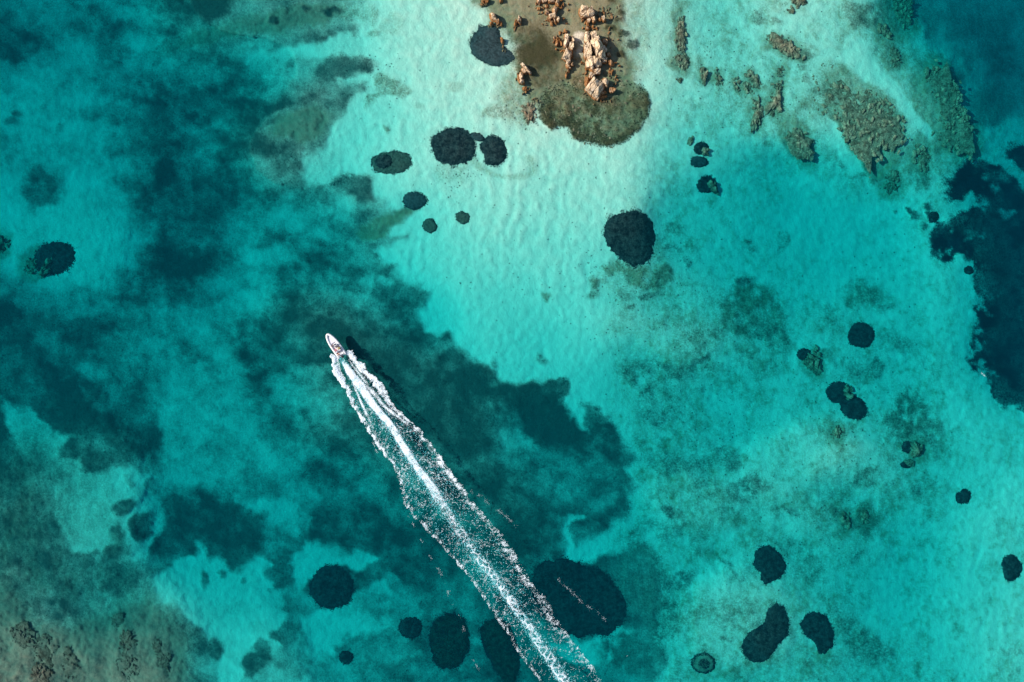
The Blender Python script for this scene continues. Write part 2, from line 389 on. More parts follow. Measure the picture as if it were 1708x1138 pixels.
# dark clumps of grass
for x, y, rx, ry, an, soft, v in [(30,80,34,30,0,6,.82),(185,52,26,14,0,8,.75),(65,320,28,22,20,9,.8),(205,842,24,14,-8,4,.88),(236,880,20,24,20,5,.85),(192,890,12,24,0,5,.7),
 (150,182,18,12,0,5,.6),(35,187,10,6,0,3,.6),(100,218,9,7,0,3,.6),(195,250,22,16,30,8,.6),(20,200,14,8,20,4,.7),(22,262,10,8,0,4,.6),(70,300,26,18,0,8,.7),
 (584,305,38,13,-12,4,.85),(570,118,44,15,-8,6,.85),(350,150,70,22,-20,14,.88),(300,440,70,32,0,12,.92),(320,350,50,40,-40,18,.85),
 (338,966,6,9,0,3,.7),(365,952,6,7,0,3,.55),(403,963,6,6,0,3,.6),(460,963,26,12,10,4,.75),(470,1058,26,20,-10,4,.8),(425,1095,17,28,25,4,.85),(360,1090,14,20,0,5,.8),
 (490,1000,22,30,20,9,.6),(610,1018,14,6,0,4,.55),(600,870,90,40,-20,18,.85),(720,690,120,50,50,40,.97),(640,600,70,40,30,26,.93),(590,570,34,22,30,14,.97),(600,650,30,60,-30,20,.82),(820,810,90,50,50,40,.9),(680,720,60,24,55,16,.92),(340,870,70,34,-10,10,.94),(400,905,40,40,30,8,.9),(145,780,16,16,0,4,.85),(180,760,40,18,15,6,.85),
 (60,660,50,24,0,12,.86),(250,735,20,30,0,8,.85),(100,560,70,40,0,20,.82),(165,540,20,18,0,8,.8),(450,590,50,25,0,12,.86),(250,800,9,10,0,3,.7),(220,800,9,6,0,3,.65),
 (930,650,12,17,10,3,.9),(992,683,26,10,30,5,.82),(832,602,6,8,0,3,.55),(899,603,10,9,0,5,.5),(640,1010,60,20,0,14,.6),(620,1075,50,24,0,10,.62)]:
    put(G, ew(x, y, rx, ry, an, soft), v)
put(A, ew(490, 32, 105, 24, -8, 10), .9); put(A, ew(350, 62, 75, 15, -14, 9), .85)
put(G, ew(490, 32, 105, 24, -8, 10) * .85, .16); put(G, ew(350, 62, 75, 15, -14, 9) * .8, .25)
put(A, ew(500, 208, 62, 32, -18, 10), .92); put(G, ew(500, 208, 62, 32, -18, 10) * .9, .10)
put(G, ew(505, 208, 8, 4, 0, 3), .3); put(G, ew(440, 208, 12, 7, 0, 3), .85); put(G, ew(437, 236, 7, 5, 0, 2), .85); put(G, ew(510, 158, 12, 4, 0, 2), .8)
for x, y, rx, ry in [(288, 55, 12, 6), (460, 30, 9, 6), (520, 20, 8, 5), (553, 22, 14, 8)]: put(G, ew(x, y, rx, ry, -15, 2.5), .9)
w = pw([(706,350),(681,345),(650,352),(615,362),(588,385),(600,402),(640,397),(661,376),(695,361)], 6); put(A, w, .85); put(G, w * .85, .18)
# shoal in the lower left
w = pw([(-300,930),(0,960),(40,985),(60,1030),(110,1035),(170,1010),(200,1000),(250,985),(290,1020),(325,1070),(322,1300),(-300,1300)], 24)
put(A, w, .92); put(G, w, np.clip(.34 + .3 * fbm(GX * 1.6, GY * .5, 30, 4, 25), 0, 1)); SHOAL = w.copy()
w = ew(70, 1010, 60, 40, 0, 20); put(G, w * .4, .6)
wl = np.maximum(ew(30, 860, 70, 130, 20, 44), ew(110, 960, 110, 40, 10, 26)) * np.clip(.75 + .6 * fbm(GX * 1.7, GY * .45, 34, 4, 28), .2, 1); put(A, wl, .92); put(G, wl, .68); SHOAL = np.maximum(SHOAL, wl); put(A, ew(190, 905, 14, 30, 10, 6), .5)
# pale sand band: faint specks
for x, y, rx, ry, an, v in [(640,140,22,13,20,.42),(668,155,14,9,10,.3),(615,175,8,6,0,.4),(625,160,16,7,-30,.3),(648,218,5,4,0,.4),(830,188,26,12,-8,.3),(760,145,20,10,0,.12),
 (700,178,8,5,0,.18),(650,40,30,14,-20,.12),(620,18,8,16,10,.25),(910,497,7,9,0,.5),(905,490,5,5,0,.4),(617,48,8,6,0,.3),(755,285,30,20,-20,.16),(770,300,14,12,0,.12)]:
    put(A, ew(x, y, rx, ry, an, 4), v * 1.4); put(G, ew(x, y, rx, ry, an, 3), v * .55)
ring = np.abs(ell_sd(LX, LY, 838, 268, 50, 25, 12)); put(A, sstep(7, 1, ring) * (LY > 262), .34)
MO = np.where(poly_sd(GX, GY, WEST_EDGE) > 0, .30, .55)

stk = fbm(GX * .80 + GY * .42, (GY * .80 - GX * .42) * 1.9, 46, 5, 23)
fin = fbm(GX, GY, 15, 4, 24)
wst = sstep(-4, 10, poly_sd(WX, WY, WEST_EDGE))
G = np.clip(G + wst * (.17 * stk + .11 * fin) * np.clip(4 * G * (1 - G) + .15, 0, 1), 0, .97)
G *= 1 + wst * .02 * sstep(560, 380, GY) * sstep(640, 480, GX)
clump = sstep(-.16, .16, fbm(GX * .9 + GY * .3, GY * 1.25 - GX * .2, 21, 4, 26) + .5 * fbm(GX, GY, 60, 3, 27)) - .5
G = np.clip(G + wst * .15 * clump * np.clip(4 * G * (1 - G), 0, 1), 0, .97)
put(A, ew(120, 830, 60, 100, -30, 30) * .8, .35)
# islet flats and shelf
w = pw(FLATS, 13); put(A, w, .93); put(G, w, .06); put(MO, w, .5)
D = D * (1 - .45 * pw([(835,-200),(835,20),(880,60),(925,60),(940,130),(1000,165),(1030,140),(1030,-200)], 26))
put(A, ew(860, 165, 22, 45, -15, 10), .6)
put(G, ew(895, 86, 38, 46, -15, 16), .95); put(G, ew(908, 130, 26, 20, 0, 9), .6); put(G, ew(965, 140, 16, 14, 0, 8), .6); put(G, ew(875, 60, 20, 12, 0, 6), .6)
w = pw(SHELF, 3, True); put(A, w, .96)
sd = poly_sd(LX, LY, SHELF)
put(G, w * np.clip(sstep(34, 0, sd) * .6 + .6 + .5 * fbm(GX, GY, 9, 4, 71), 0, 1) * sstep(135, 175, GY), .86); put(MO, w, 1.0)
put(G, ew(1040, 205, 40, 22, -20, 16), .4)
for x, y, rx, ry in [(1030,36,8,6),(1018,4,7,5),(1024,50,6,5),(1040,60,10,7),(1052,75,7,8),(1035,95,8,6),(972,168,5,4),(985,170,5,4),(1033,22,6,5),(1012,48,7,4)]: put(G, ew(x, y, rx, ry, 0, 2), .9)  # spots at the submerged hollows: their shade painted in as dark grass cover
put(A, ew(1065, 60, 16, 70, 0, 10) * .7, .5); put(A, ew(1135, 60, 13, 62, 0, 7), .5); put(MO, ew(1110, 60, 50, 90, 0, 20), .9)
# sandy tombolo between the ridges
put(A, ew(968, 66, 10, 9, 0, 4), .12); put(A, ew(970, 82, 9, 12, 0, 5), .4); put(D, ew(968, 66, 13, 10, 0, 9), -.12)

# eastern half: mottled turf
E_ROWS = [  # x 1020..1740 step 60, y 0..1140 step 60
[0,2,2,1,1,0,0,2,3,2,2,2,2],[0,1,2,1,1,1,1,2,3,2,2,2,2],[0,0,1,2,1,1,2,2,2,3,2,2,2],[0,0,1,2,2,2,3,3,3,3,3,2,2],[0,0,0,1,2,2,2,3,3,3,3,1,1],[0,0,0,1,1,1,1,2,2,3,2,1,1],
[0,0,1,1,1,0,0,0,0,1,1,1,1],[0,1,2,1,1,1,0,0,0,0,1,1,1],[3,3,2,2,2,1,1,1,1,1,0,1,1],[3,2,3,4,3,2,2,2,2,1,0,1,1],[2,3,4,3,3,2,2,2,2,2,1,1,1],[3,4,3,1,2,2,2,2,2,1,0,0,0],
[2,4,3,2,2,2,2,2,3,2,0,0,0],[1,3,4,3,2,2,2,2,3,2,1,0,0],[2,3,4,4,3,3,4,3,3,2,1,0,0],[3,4,4,3,4,2,3,3,2,1,1,1,0],[4,4,3,3,3,3,3,2,1,1,1,1,0],[5,4,3,3,4,4,3,2,1,1,1,1,1],
[5,4,3,3,4,4,4,3,2,1,1,1,2],[5,4,4,3,3,3,3,3,2,2,1,2,2]]
east = sstep(-20, 20, -poly_sd(WX, WY, WEST_EDGE)) * sstep(980, 1060, GX + .35 * (GY - 569) * 0)
ef = 1.3 * grid_field(1020, 0, 60, E_ROWS, GX + 2 * (WX - GX), GY + 2 * (WY - GY)) * east
put(MO, east, .52)
A = np.clip(A + ef * (.55 + .5 * fbm(GX, GY, 30, 5, 31)) * (1 - w), 0, 1)
G = np.clip(G + np.clip(ef - .12, 0, 1) * .6 * np.clip(.6 + 1.3 * fbm(GX, GY, 34, 5, 32) + .5 * fbm(GX, GY, 8, 3, 33), 0, 3), 0, 1)
FN = fbm(GX, GY, 14, 4, 34)
calm = 1 - .75 * np.exp(-((GX - 1370) / 130) ** 2 - ((GY - 380) / 80) ** 2)
tex = east * calm * sstep(1000, 1120, GX + .4 * (GY - 300))
A = np.clip(A + tex * np.clip(.10 + .26 * fbm(GX, GY, 7, 3, 35) + .22 * fbm(GX, GY, 26, 4, 36), 0, .55), 0, 1)
for x, y, rx, ry, an, soft, a, g in [(1255,522,46,44,30,10,.6,.28),(1285,560,18,34,-40,7,.5,.4),(1030,445,22,13,-10,4,.6,.1),(1080,458,38,16,10,5,.6,.12),(1113,462,12,16,0,4,.6,.3),(995,480,11,20,25,4,.55,.32),
 (1125,385,14,10,0,5,.4,.25),(1130,420,16,5,-10,3,.3,.45),(1150,435,5,6,0,2,.2,.6),(1240,408,15,8,-15,4,.4,.45),(1242,470,14,7,-10,3,.3,.55),(1048,516,10,8,0,3,.4,.45),(1040,490,10,8,0,3,.3,.3),(1080,490,20,3,-10,2,.3,.5),
 (1020,552,22,8,0,7,.3,.05),(1120,620,34,11,12,6,.4,.42),(1160,606,18,7,-40,4,.3,.48),(1065,630,34,18,15,7,.4,.42),(1080,660,16,14,0,6,.3,.5),(1088,702,18,12,50,6,.2,.5),(1075,680,20,24,40,8,.2,.35),(1110,770,34,14,15,8,.3,.5),(1160,775,26,10,0,8,.3,.4),
 (1215,770,18,15,30,6,.3,.5),(1165,650,10,7,0,4,.3,.3),(1120,850,16,11,15,4,.3,.55),(1245,810,36,10,-20,8,.3,.45),(1255,815,22,10,-20,6,.3,.5),(1060,960,50,50,0,18,.35,.5),(1075,880,14,9,0,4,.3,.3),
 (1130,970,26,14,-15,6,.3,.55),(1215,950,7,16,-25,3,.3,.55),(1210,1065,9,7,0,3,.3,.5),(1050,1090,46,30,10,12,.3,.55),(1100,1035,30,40,0,14,.4,.45),(1520,695,34,44,-15,10,.55,.42),(1555,730,16,24,0,8,.4,.35),(1440,490,26,24,-15,7,.5,.25),
 (1410,483,10,6,0,3,.3,.35),(1475,515,14,6,-20,3,.3,.3),(1380,520,12,10,0,5,.4,.2),(1395,540,12,12,0,5,.4,.2),(1500,570,24,12,20,8,.3,.3),(1300,400,6,6,0,3,.2,.2),(1305,402,10,12,-40,3,.3,.3),(1430,620,20,14,0,6,.4,.4),(1455,612,12,12,0,4,.4,.45),(1400,600,16,10,0,6,.4,.3),(1380,590,10,7,0,3,.4,.3),
 (1320,858,10,6,30,3,.2,.55),(1420,875,10,6,0,3,.3,.4),(1365,800,5,5,0,2,.2,.5),(1485,800,4,4,0,2,.2,.5),(1525,815,10,9,0,4,.3,.35),(1440,800,22,10,-30,6,.4,.4),(1422,928,4,9,0,3,.2,.55),(1395,852,14,10,0,5,.5,.3),(1448,862,14,26,0,6,.5,.35),(1526,873,4,7,0,3,.2,.4),
 (1380,1040,30,16,0,10,.4,.25),(1440,1070,20,44,-35,10,.4,.4),(1475,1098,12,8,0,4,.3,.4),(1350,950,22,18,0,10,.4,.25),(1320,915,24,14,0,8,.4,.3),(1695,1085,14,5,10,3,.2,.4),(1670,1084,12,5,10,3,.2,.35),(1690,1120,8,5,0,3,.2,.3),(1490,965,18,2,8,2,.2,.35),
 (1552,347,12,3,30,2,.2,.5),(1511,350,9,4,30,2,.2,.8),(1545,342,9,6,30,2,.2,.7),(1525,360,8,7,0,2,.2,.6),(1535,375,7,9,0,2,.2,.55),(1545,356,5,4,0,2,.2,.75),(1483,352,3,3,0,1,.2,.6),(1540,305,14,12,0,4,.5,.4),(1449,282,16,14,0,5,.5,.35),(1430,290,14,8,0,5,.4,.3),
 (1405,271,6,6,0,2,.2,.6),(1442,30,24,22,0,7,.5,.4),(1420,20,10,14,0,4,.4,.3),(1365,150,12,8,0,4,.4,.3),(1345,90,20,10,-20,5,.4,.3),(1270,25,14,12,30,5,.4,.35),(1290,35,10,4,20,3,.3,.3),(1340,112,10,5,0,3,.3,.3),(1345,130,8,8,0,3,.3,.3),(1300,150,6,8,0,3,.4,.3)]:
    w_ = ew(x, y, rx * 1.1, ry * 1.1, an, soft) * np.clip(.75 + .7 * FN, 0, 1); put(A, w_, min(1, a * 1.4)); put(G, w_, min(1, g * 1.35))
w = pw([(1375,100),(1480,90),(1500,150),(1560,120),(1610,160),(1640,230),(1600,270),(1540,290),(1490,300),(1420,280),(1370,190)], 16)
put(A, w * .55, .55); put(A, pw([(1400,130),(1440,120),(1560,270),(1540,280)], 12) * .7, .1)
w = ew(1490, 60, 30, 60, -20, 14); put(A, w * .6, .5); put(G, ew(1490, 95, 14, 26, -25, 6), .28)
for x, y, rx, ry, an in REEF_HALO: put(A, ew(x, y, rx * 1.25 + 4, ry * 1.25 + 4, an, 6) * .75, .85)
# sand lanes kept clean
for pts, v in [([(1410,60),(1440,75),(1500,150),(1560,230),(1545,236),(1470,160),(1400,95)], .06),([(1380,200),(1400,205),(1440,285),(1420,290),(1385,240)], .05)]:
    put(A, pw(pts, 6), v); put(G, pw(pts, 6), 0)
w = pw(RIGHT_DEEP, 9); put(G, w, np.clip(.38 + .22 * fbm(GX, GY, 90, 5, 41) + .22 * fbm(GX, GY, 22, 4, 45), 0, 1)); put(A, w, .1); put(MO, w, .3); D += w * .5
for x, y, rx, ry in [(1546,62,10,8),(1562,30,12,7),(1640,85,8,6),(1625,50,40,18),(1660,170,30,30),(1640,195,20,12),(1596,135,10,12),(1600,95,8,8)]: put(G, ew(x, y, rx, ry, 0, 12), .62)
sdm = poly_sd(LX, LY, RIGHT_MEADOW) + 7 * fbm(GX, GY, 13, 4, 42)
w = sstep(-4, 5, sdm); DENSE = w.copy()
hol = sstep(.30, .75, fbm(GX, GY, 30, 4, 43)) * sstep(95, 8, sdm); put(G, w, 1.0 - .75 * hol - .12 * sstep(-.2, .6, fbm(GX, GY, 55, 5, 44))); put(A, w, 0); put(MO, sstep(-12, 0, sdm) * sstep(30, 5, sdm), .9); D += w * (.15 + .9 * sstep(0, 70, poly_sd(GX, GY, RIGHT_MEADOW)))
put(G, ew(1640, 480, 16, 26, -20, 8) * w, .78); put(G, ew(1660, 300, 20, 10, 0, 6) * w, .8)
D = np.where(D > 1.4, .86 + (D - 1.4) * 1.46, D * .614)
D = D + east * sstep(1020, 1290, GX + .25 * (569 - GY) * 0) * sstep(1.6, 3.2, D) * (1.0 - 1.6 * np.clip(ef, 0, .6)) * .95 * (1 - sstep(1480, 1640, GX) * sstep(420, 760, GY))
for x, y, rx, ry, an, f in [(1330,765,120,55,-20,.72),(1230,1040,95,75,0,.74),(1150,835,85,50,20,.78),(1120,560,110,34,10,.8),(1420,770,70,40,10,.8),(1330,860,70,40,20,.82)]:
    D *= 1 - (1 - f) * ew(x, y, rx, ry, an, 26)
D += wst * .55 * sstep(620, 380, GX) * sstep(620, 420, GY) * (D > 2.6)
SHOAL = np.maximum(SHOAL, np.maximum(.75 * ew(490, 32, 115, 34, -8, 10), np.maximum(.75 * ew(350, 62, 85, 24, -14, 9), .75 * ew(500, 208, 74, 42, -18, 10))))
D = np.clip(D, -.3, 12)

# relief: sand waves, grass hummocks, broken rock on the flats
sandy = np.clip(1 - G - A, 0, 1)
rip = np.sin((GX + .10 * GY + 16 * fbm(GX, GY, 75, 3, 51) + 5 * fbm(GX, GY, 20, 2, 55)) * 2 * math.pi / 25.0) * (.55 + .45 * fbm(GX, GY, 60, 2, 52))
D_rel = D + sandy * (.085 * rip * 1.0 * np.exp(-((GX - 850) / 210) ** 2 - ((GY - 400) / 210) ** 2) + .055 * rip * np.exp(-((GX - 1660) / 130) ** 2 - ((GY - 980) / 220) ** 2) + .03 * rip * (GX < 420))
D_rel -= sandy * (.075 * fbm(GX, GY, 8, 3, 53) + .05 * fbm(GX * 1.5, GY * .8, 26, 3, 58))
D_rel -= G * (.30 + .22 * fbm(GX, GY, 30, 4, 54))
D_rel -= A * (.13 * fbm(GX, GY, 12, 4, 56) + .12 * fbm(GX, GY, 4.5, 2, 57))
D_rel = np.where(D < .55, np.maximum(D_rel, np.minimum(D, .10)), D_rel)

print('seabed mesh')
K = S * (H + D_rel) / H
V = np.stack([(GX - CX) * K, (CY - GY) * K, -D_rel], -1).reshape(-1, 3)
ny, nx = GX.shape
idx = np.arange(ny * nx).reshape(ny, nx)
F = np.stack([idx[:-1, :-1], idx[1:, :-1], idx[1:, 1:], idx[:-1, 1:]], -1).reshape(-1, 4)
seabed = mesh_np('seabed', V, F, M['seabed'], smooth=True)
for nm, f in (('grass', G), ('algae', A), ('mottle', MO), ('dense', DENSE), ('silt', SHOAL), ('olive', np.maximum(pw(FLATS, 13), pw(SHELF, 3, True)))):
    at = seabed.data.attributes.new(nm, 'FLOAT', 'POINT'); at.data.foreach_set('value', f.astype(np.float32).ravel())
tag(seabed, 'pale sandy sea floor under the clear turquoise water', 'sea floor', kind='structure')

def field_at(Fd, X, Y):
    u = np.interp(X, gx, np.arange(len(gx))); v = np.interp(Y, gy, np.arange(len(gy)))
    i = np.clip(u.astype(int), 0, len(gx) - 2); j = np.clip(v.astype(int), 0, len(gy) - 2); fu = u - i; fv = v - j
    return (Fd[j, i] * (1 - fu) + Fd[j, i + 1] * fu) * (1 - fv) + (Fd[j + 1, i] * (1 - fu) + Fd[j + 1, i + 1] * fu) * fv
def depth_at(x, y): return float(field_at(D_rel, np.array([x]), np.array([y]))[0])

# ------------------------------------------------------------------ water body
def water_body():
    m = bpy.data.materials.new('sea_water'); m.use_nodes = True; nt = m.node_tree; nt.nodes.clear()
    out = N(nt, 'ShaderNodeOutputMaterial'); ab = N(nt, 'ShaderNodeVolumeAbsorption'); vs = N(nt, 'ShaderNodeVolumeScatter'); ad = N(nt, 'ShaderNodeAddShader')
    SA = (.50, .066, .049); SS = (.0006, .0068, .0098)
    da = max(SA); ab.inputs[0].default_value = (*[1 - v / da for v in SA], 1); ab.inputs[1].default_value = da
    ds = max(SS); vs.inputs[0].default_value = (*[v / ds for v in SS], 1); vs.inputs[1].default_value = ds
    nt.links.new(ab.outputs[0], ad.inputs[0]); nt.links.new(vs.outputs[0], ad.inputs[1]); nt.links.new(ad.outputs[0], out.inputs['Volume'])
    bm = bmesh.new(); bmesh.ops.create_cube(bm, size=1)
    bmesh.ops.scale(bm, vec=(1300, 1300, 16), verts=bm.verts); bmesh.ops.translate(bm, vec=(0, 0, -8), verts=bm.verts)
    o = from_bm('water', bm, m)
    tag(o, 'clear turquoise sea water over sand and seagrass', 'sea', kind='structure')
water_body()
# ------------------------------------------------------------------ seagrass tufts
def tufts(name, P, size, mat, parent=None, blades=7, lift=.5, seed=1):
    """P n x 3 foot points; each tuft a star of drooping blades, all in one mesh"""
    r = np.random.default_rng(seed); n = len(P)
    if n == 0: return None
    size = np.broadcast_to(size, (n,))
    th = (np.arange(blades)[None, :] * (2 * math.pi / blades) + r.uniform(0, 6.28, (n, 1)) + r.normal(0, .35, (n, blades)))
    ln = size[:, None] * r.uniform(.55, 1.15, (n, blades)); wd = ln * r.uniform(.16, .30, (n, blades))
    c, s = np.cos(th), np.sin(th)
    base = P[:, None, :]; up = (size[:, None] * lift * r.uniform(.4, 1.1, (n, blades)))
    z0 = np.zeros_like(c)
    a = base + np.stack([-s * wd - c * ln * .1, c * wd - s * ln * .1, up * .7], -1)
    b = base + np.stack([s * wd - c * ln * .1, -c * wd - s * ln * .1, up * .7], -1)
    t = base + np.stack([c * ln, s * ln, up * .35], -1)
    V = np.stack([a, b, t], 2).reshape(-1, 3)
    F = np.arange(len(V)).reshape(-1, 3)
    return mesh_np(name, V, F, mat, parent)

def pxs(X, Y, Z):
    k = S * (H - Z) / H
    return np.stack([(X - CX) * k, (CY - Y) * k, Z], -1)

# meadows: one mass of grass each
MEADOWS = [((250,120),'deep teal seagrass meadow in the upper corner beyond the sand band'),((330,400),'dark seagrass meadow between the bright sand clearing and the speedboat'),
((800,680),'large dark seagrass meadow beneath the speedboat and its wake'),((120,600),'seagrass meadow along the edge above the wedge of pale sand'),((60,900),'brownish seagrass meadow below the wedge of pale sand'),
((350,860),'dark seagrass meadow between the sand wedge and the lower sand clearing'),((620,860),'seagrass meadow left of the foam trail above the round dark patches'),((1050,1000),'thin seagrass meadow beside the great dark patch under the wake'),
((1680,480),'dense navy seagrass meadow with a lobed edge on deep water'),((1650,90),'blue seagrass meadow in the deep corner behind the brown reefs')]
nC = 150000
X = rng.uniform(-40, 1750, nC); Y = rng.uniform(-40, 1180, nC)
gv = field_at(G, X, Y); dv = field_at(D_rel, X, Y)
inW = poly_sd(X, Y, WEST_EDGE) > -6; inR = poly_sd(X, Y, RIGHT_MEADOW) > -1; inD = poly_sd(X, Y, RIGHT_DEEP) > -4
keep = (inW | inR | inD) & (rng.uniform(0, 1, nC) < np.clip((gv - .62) * 1.5, 0, .5)) & (poly_sd(X, Y, FLATS) < 0)
X, Y, gv, dv, inR = X[keep], Y[keep], gv[keep], dv[keep], inR[keep]
cen = np.array([m[0] for m in MEADOWS], float)
own = np.argmin((X[:, None] - cen[:, 0]) ** 2 + (Y[:, None] - cen[:, 1]) ** 2, 1)
own[inR] = 8; own[(~inR) & (own == 8)] = 9
for i, (c, lab) in enumerate(MEADOWS):
    k = own == i
    if not k.any(): continue
    sz = rng.uniform(.08, .20, k.sum())
    o = tufts('seagrass_meadow', pxs(X[k], Y[k], -dv[k]), sz, M['leaf_deep'] if i == 8 else M['leaf'], blades=7, seed=100 + i)
    tag(o, lab, 'seagrass', kind='stuff')
# loose weed on the eastern sand and round the islet
n2 = 60000
X = rng.uniform(840, 1740, n2); Y = rng.uniform(-30, 1170, n2)
gv = field_at(G, X, Y); av = field_at(A, X, Y); dv = field_at(D_rel, X, Y)
p = np.clip(gv * .45 + av * .03, 0, .6) * sstep(-.25, .6, fbm(X, Y, 16, 3, 61))
keep = (rng.uniform(0, 1, n2) < p * .55) & (poly_sd(X, Y, WEST_EDGE) < 0) & (poly_sd(X, Y, RIGHT_MEADOW) < 0) & (poly_sd(X, Y, RIGHT_DEEP) < 0) & (dv > .35)
o = tufts('weed_tufts', pxs(X[keep], Y[keep], -dv[keep]), rng.uniform(.08, .22, keep.sum()), M['weed'], blades=6, seed=200)
tag(o, 'thin brown weed speckling the sand between the islet and the reefs', 'seaweed', kind='stuff')
# stray specks on the clean sand
zones = [(1050,450,120,70,260),(950,330,200,140,90),(640,130,70,60,70),(880,190,60,40,120),(1150,120,120,110,150),(1300,130,130,100,220),(1420,700,110,110,160),(1080,560,120,90,160),(760,300,50,40,70),(1320,880,140,120,160),(1500,400,120,90,60),(1200,700,120,120,160),(860,500,120,100,60)]
XX, YY = [], []
for x, y, rx, ry, n in zones:
    XX.append(rng.normal(x, rx * .5, n)); YY.append(rng.normal(y, ry * .5, n))
XX = np.concatenate(XX); YY = np.concatenate(YY)
o = tufts('weed_specks', pxs(XX, YY, -field_at(D_rel, XX, YY)), rng.uniform(.08, .34, len(XX)) ** 1.2, M['leaf_grey'], blades=6, seed=201)
tag(o, 'tiny dark specks of weed strewn over the pale sand', 'seaweed', kind='stuff')

# ------------------------------------------------------------------ round seagrass patches
def polar_mound(name, outline, depth, h, mat, parent=None, rings=9, seed=1, rough=.3, edge=2.2, loc=None):
    """outline: list of (x, y) world offsets round the centre; low uneven mound"""
    n = len(outline); O = np.array(outline); V = []; 
    for k in range(rings + 1):
        t = k / rings
        tt = 1 - (1 - t) ** 1.25
        xy = O * tt
        z = h * (1 - tt ** (edge * 2)) + rough * h * fbm(xy[:, 0] + seed * 13.1, xy[:, 1] - seed * 7.7, 1.8, 4, seed) * (1 - tt ** 8)
        if k == rings: z = z * 0 - .05
        V.append(np.column_stack([xy, z]))
    V = np.concatenate(V); F = []
    i = np.arange(n); j = (i + 1) % n
    F = np.concatenate([np.stack([k * n + i, (k + 1) * n + i, (k + 1) * n + j, k * n + j], -1) for k in range(rings)])
    o = mesh_np(name, V, F, mat, parent, smooth=True)
    return o

def ragged(rx, ry, ang, seed, n=110, bite=None, amp=.09, fine=.06):
    """world-space outline of a patch, rx ry in metres"""
    a = math.radians(-ang); out = []; amp = amp * (1.5 if rx < 2.2 else 1); fine = fine * (2 if rx < 2.2 else 1)
    for i in range(n):
        th = 2 * math.pi * i / n
        c, s = math.cos(th), math.sin(th)
        r = 1 + amp * float(fbm(np.array([c * 1.2 + seed]), np.array([s * 1.2 - seed]), 1.0, 3, seed)[0]) + fine * float(fbm(np.array([c * 11 + seed]), np.array([s * 11]), 1.0, 5, seed + 3)[0])
        if bite:
            for bang, bw, bd in bite:
                dth = (th - math.radians(-bang) + math.pi) % (2 * math.pi) - math.pi
                r *= 1 - bd * math.exp(-(dth / bw) ** 2)
        x, y = rx * r * c, ry * r * s
        out.append((x * math.cos(a) - y * math.sin(a), x * math.sin(a) + y * math.cos(a)))
    return out

def poly_outline(pts, cx, cy, k, n=110, seed=0, amp=.05):
    """star-shaped outline of a traced polygon about (cx, cy)"""
    out = []
    P = [(x - cx, cy - y) for x, y in pts]
    for i in range(n):
        th = 2 * math.pi * i / n; dx, dy = math.cos(th), math.sin(th); best = 0
        for (ax, ay), (bx, by) in zip(P, P[1:] + P[:1]):
            ex, ey = bx - ax, by - ay; den = dx * ey - dy * ex
            if abs(den) < 1e-9: continue
            t = (ax * ey - ay * ex) / den; u = (ax * dy - ay * dx) / den
            if t > 0 and -1e-6 <= u <= 1 + 1e-6: best = max(best, t)
        out.append((best, th))
    r = np.array([o[0] for o in out]); r = (np.roll(r, 1) + 2 * r + np.roll(r, -1)) / 4
    res = []
    for (b, th), rr in zip(out, r):
        q = rr * (1 + amp * float(fbm(np.array([math.cos(th) * 9 + seed]), np.array([math.sin(th) * 9]), 1.0, 4, seed)[0]))
        res.append((q * k * math.cos(th), q * k * math.sin(th)))
    return res

def in_outline(outl, n, r):
    O = np.array(outl); m = len(O)
    th = r.uniform(0, m, n); i = th.astype(int) % m; f = th - th.astype(int)
    e = O[i] * (1 - f)[:, None] + O[(i + 1) % m] * f[:, None]
    t = np.sqrt(r.uniform(0, 1, n))
    return e * t[:, None], t

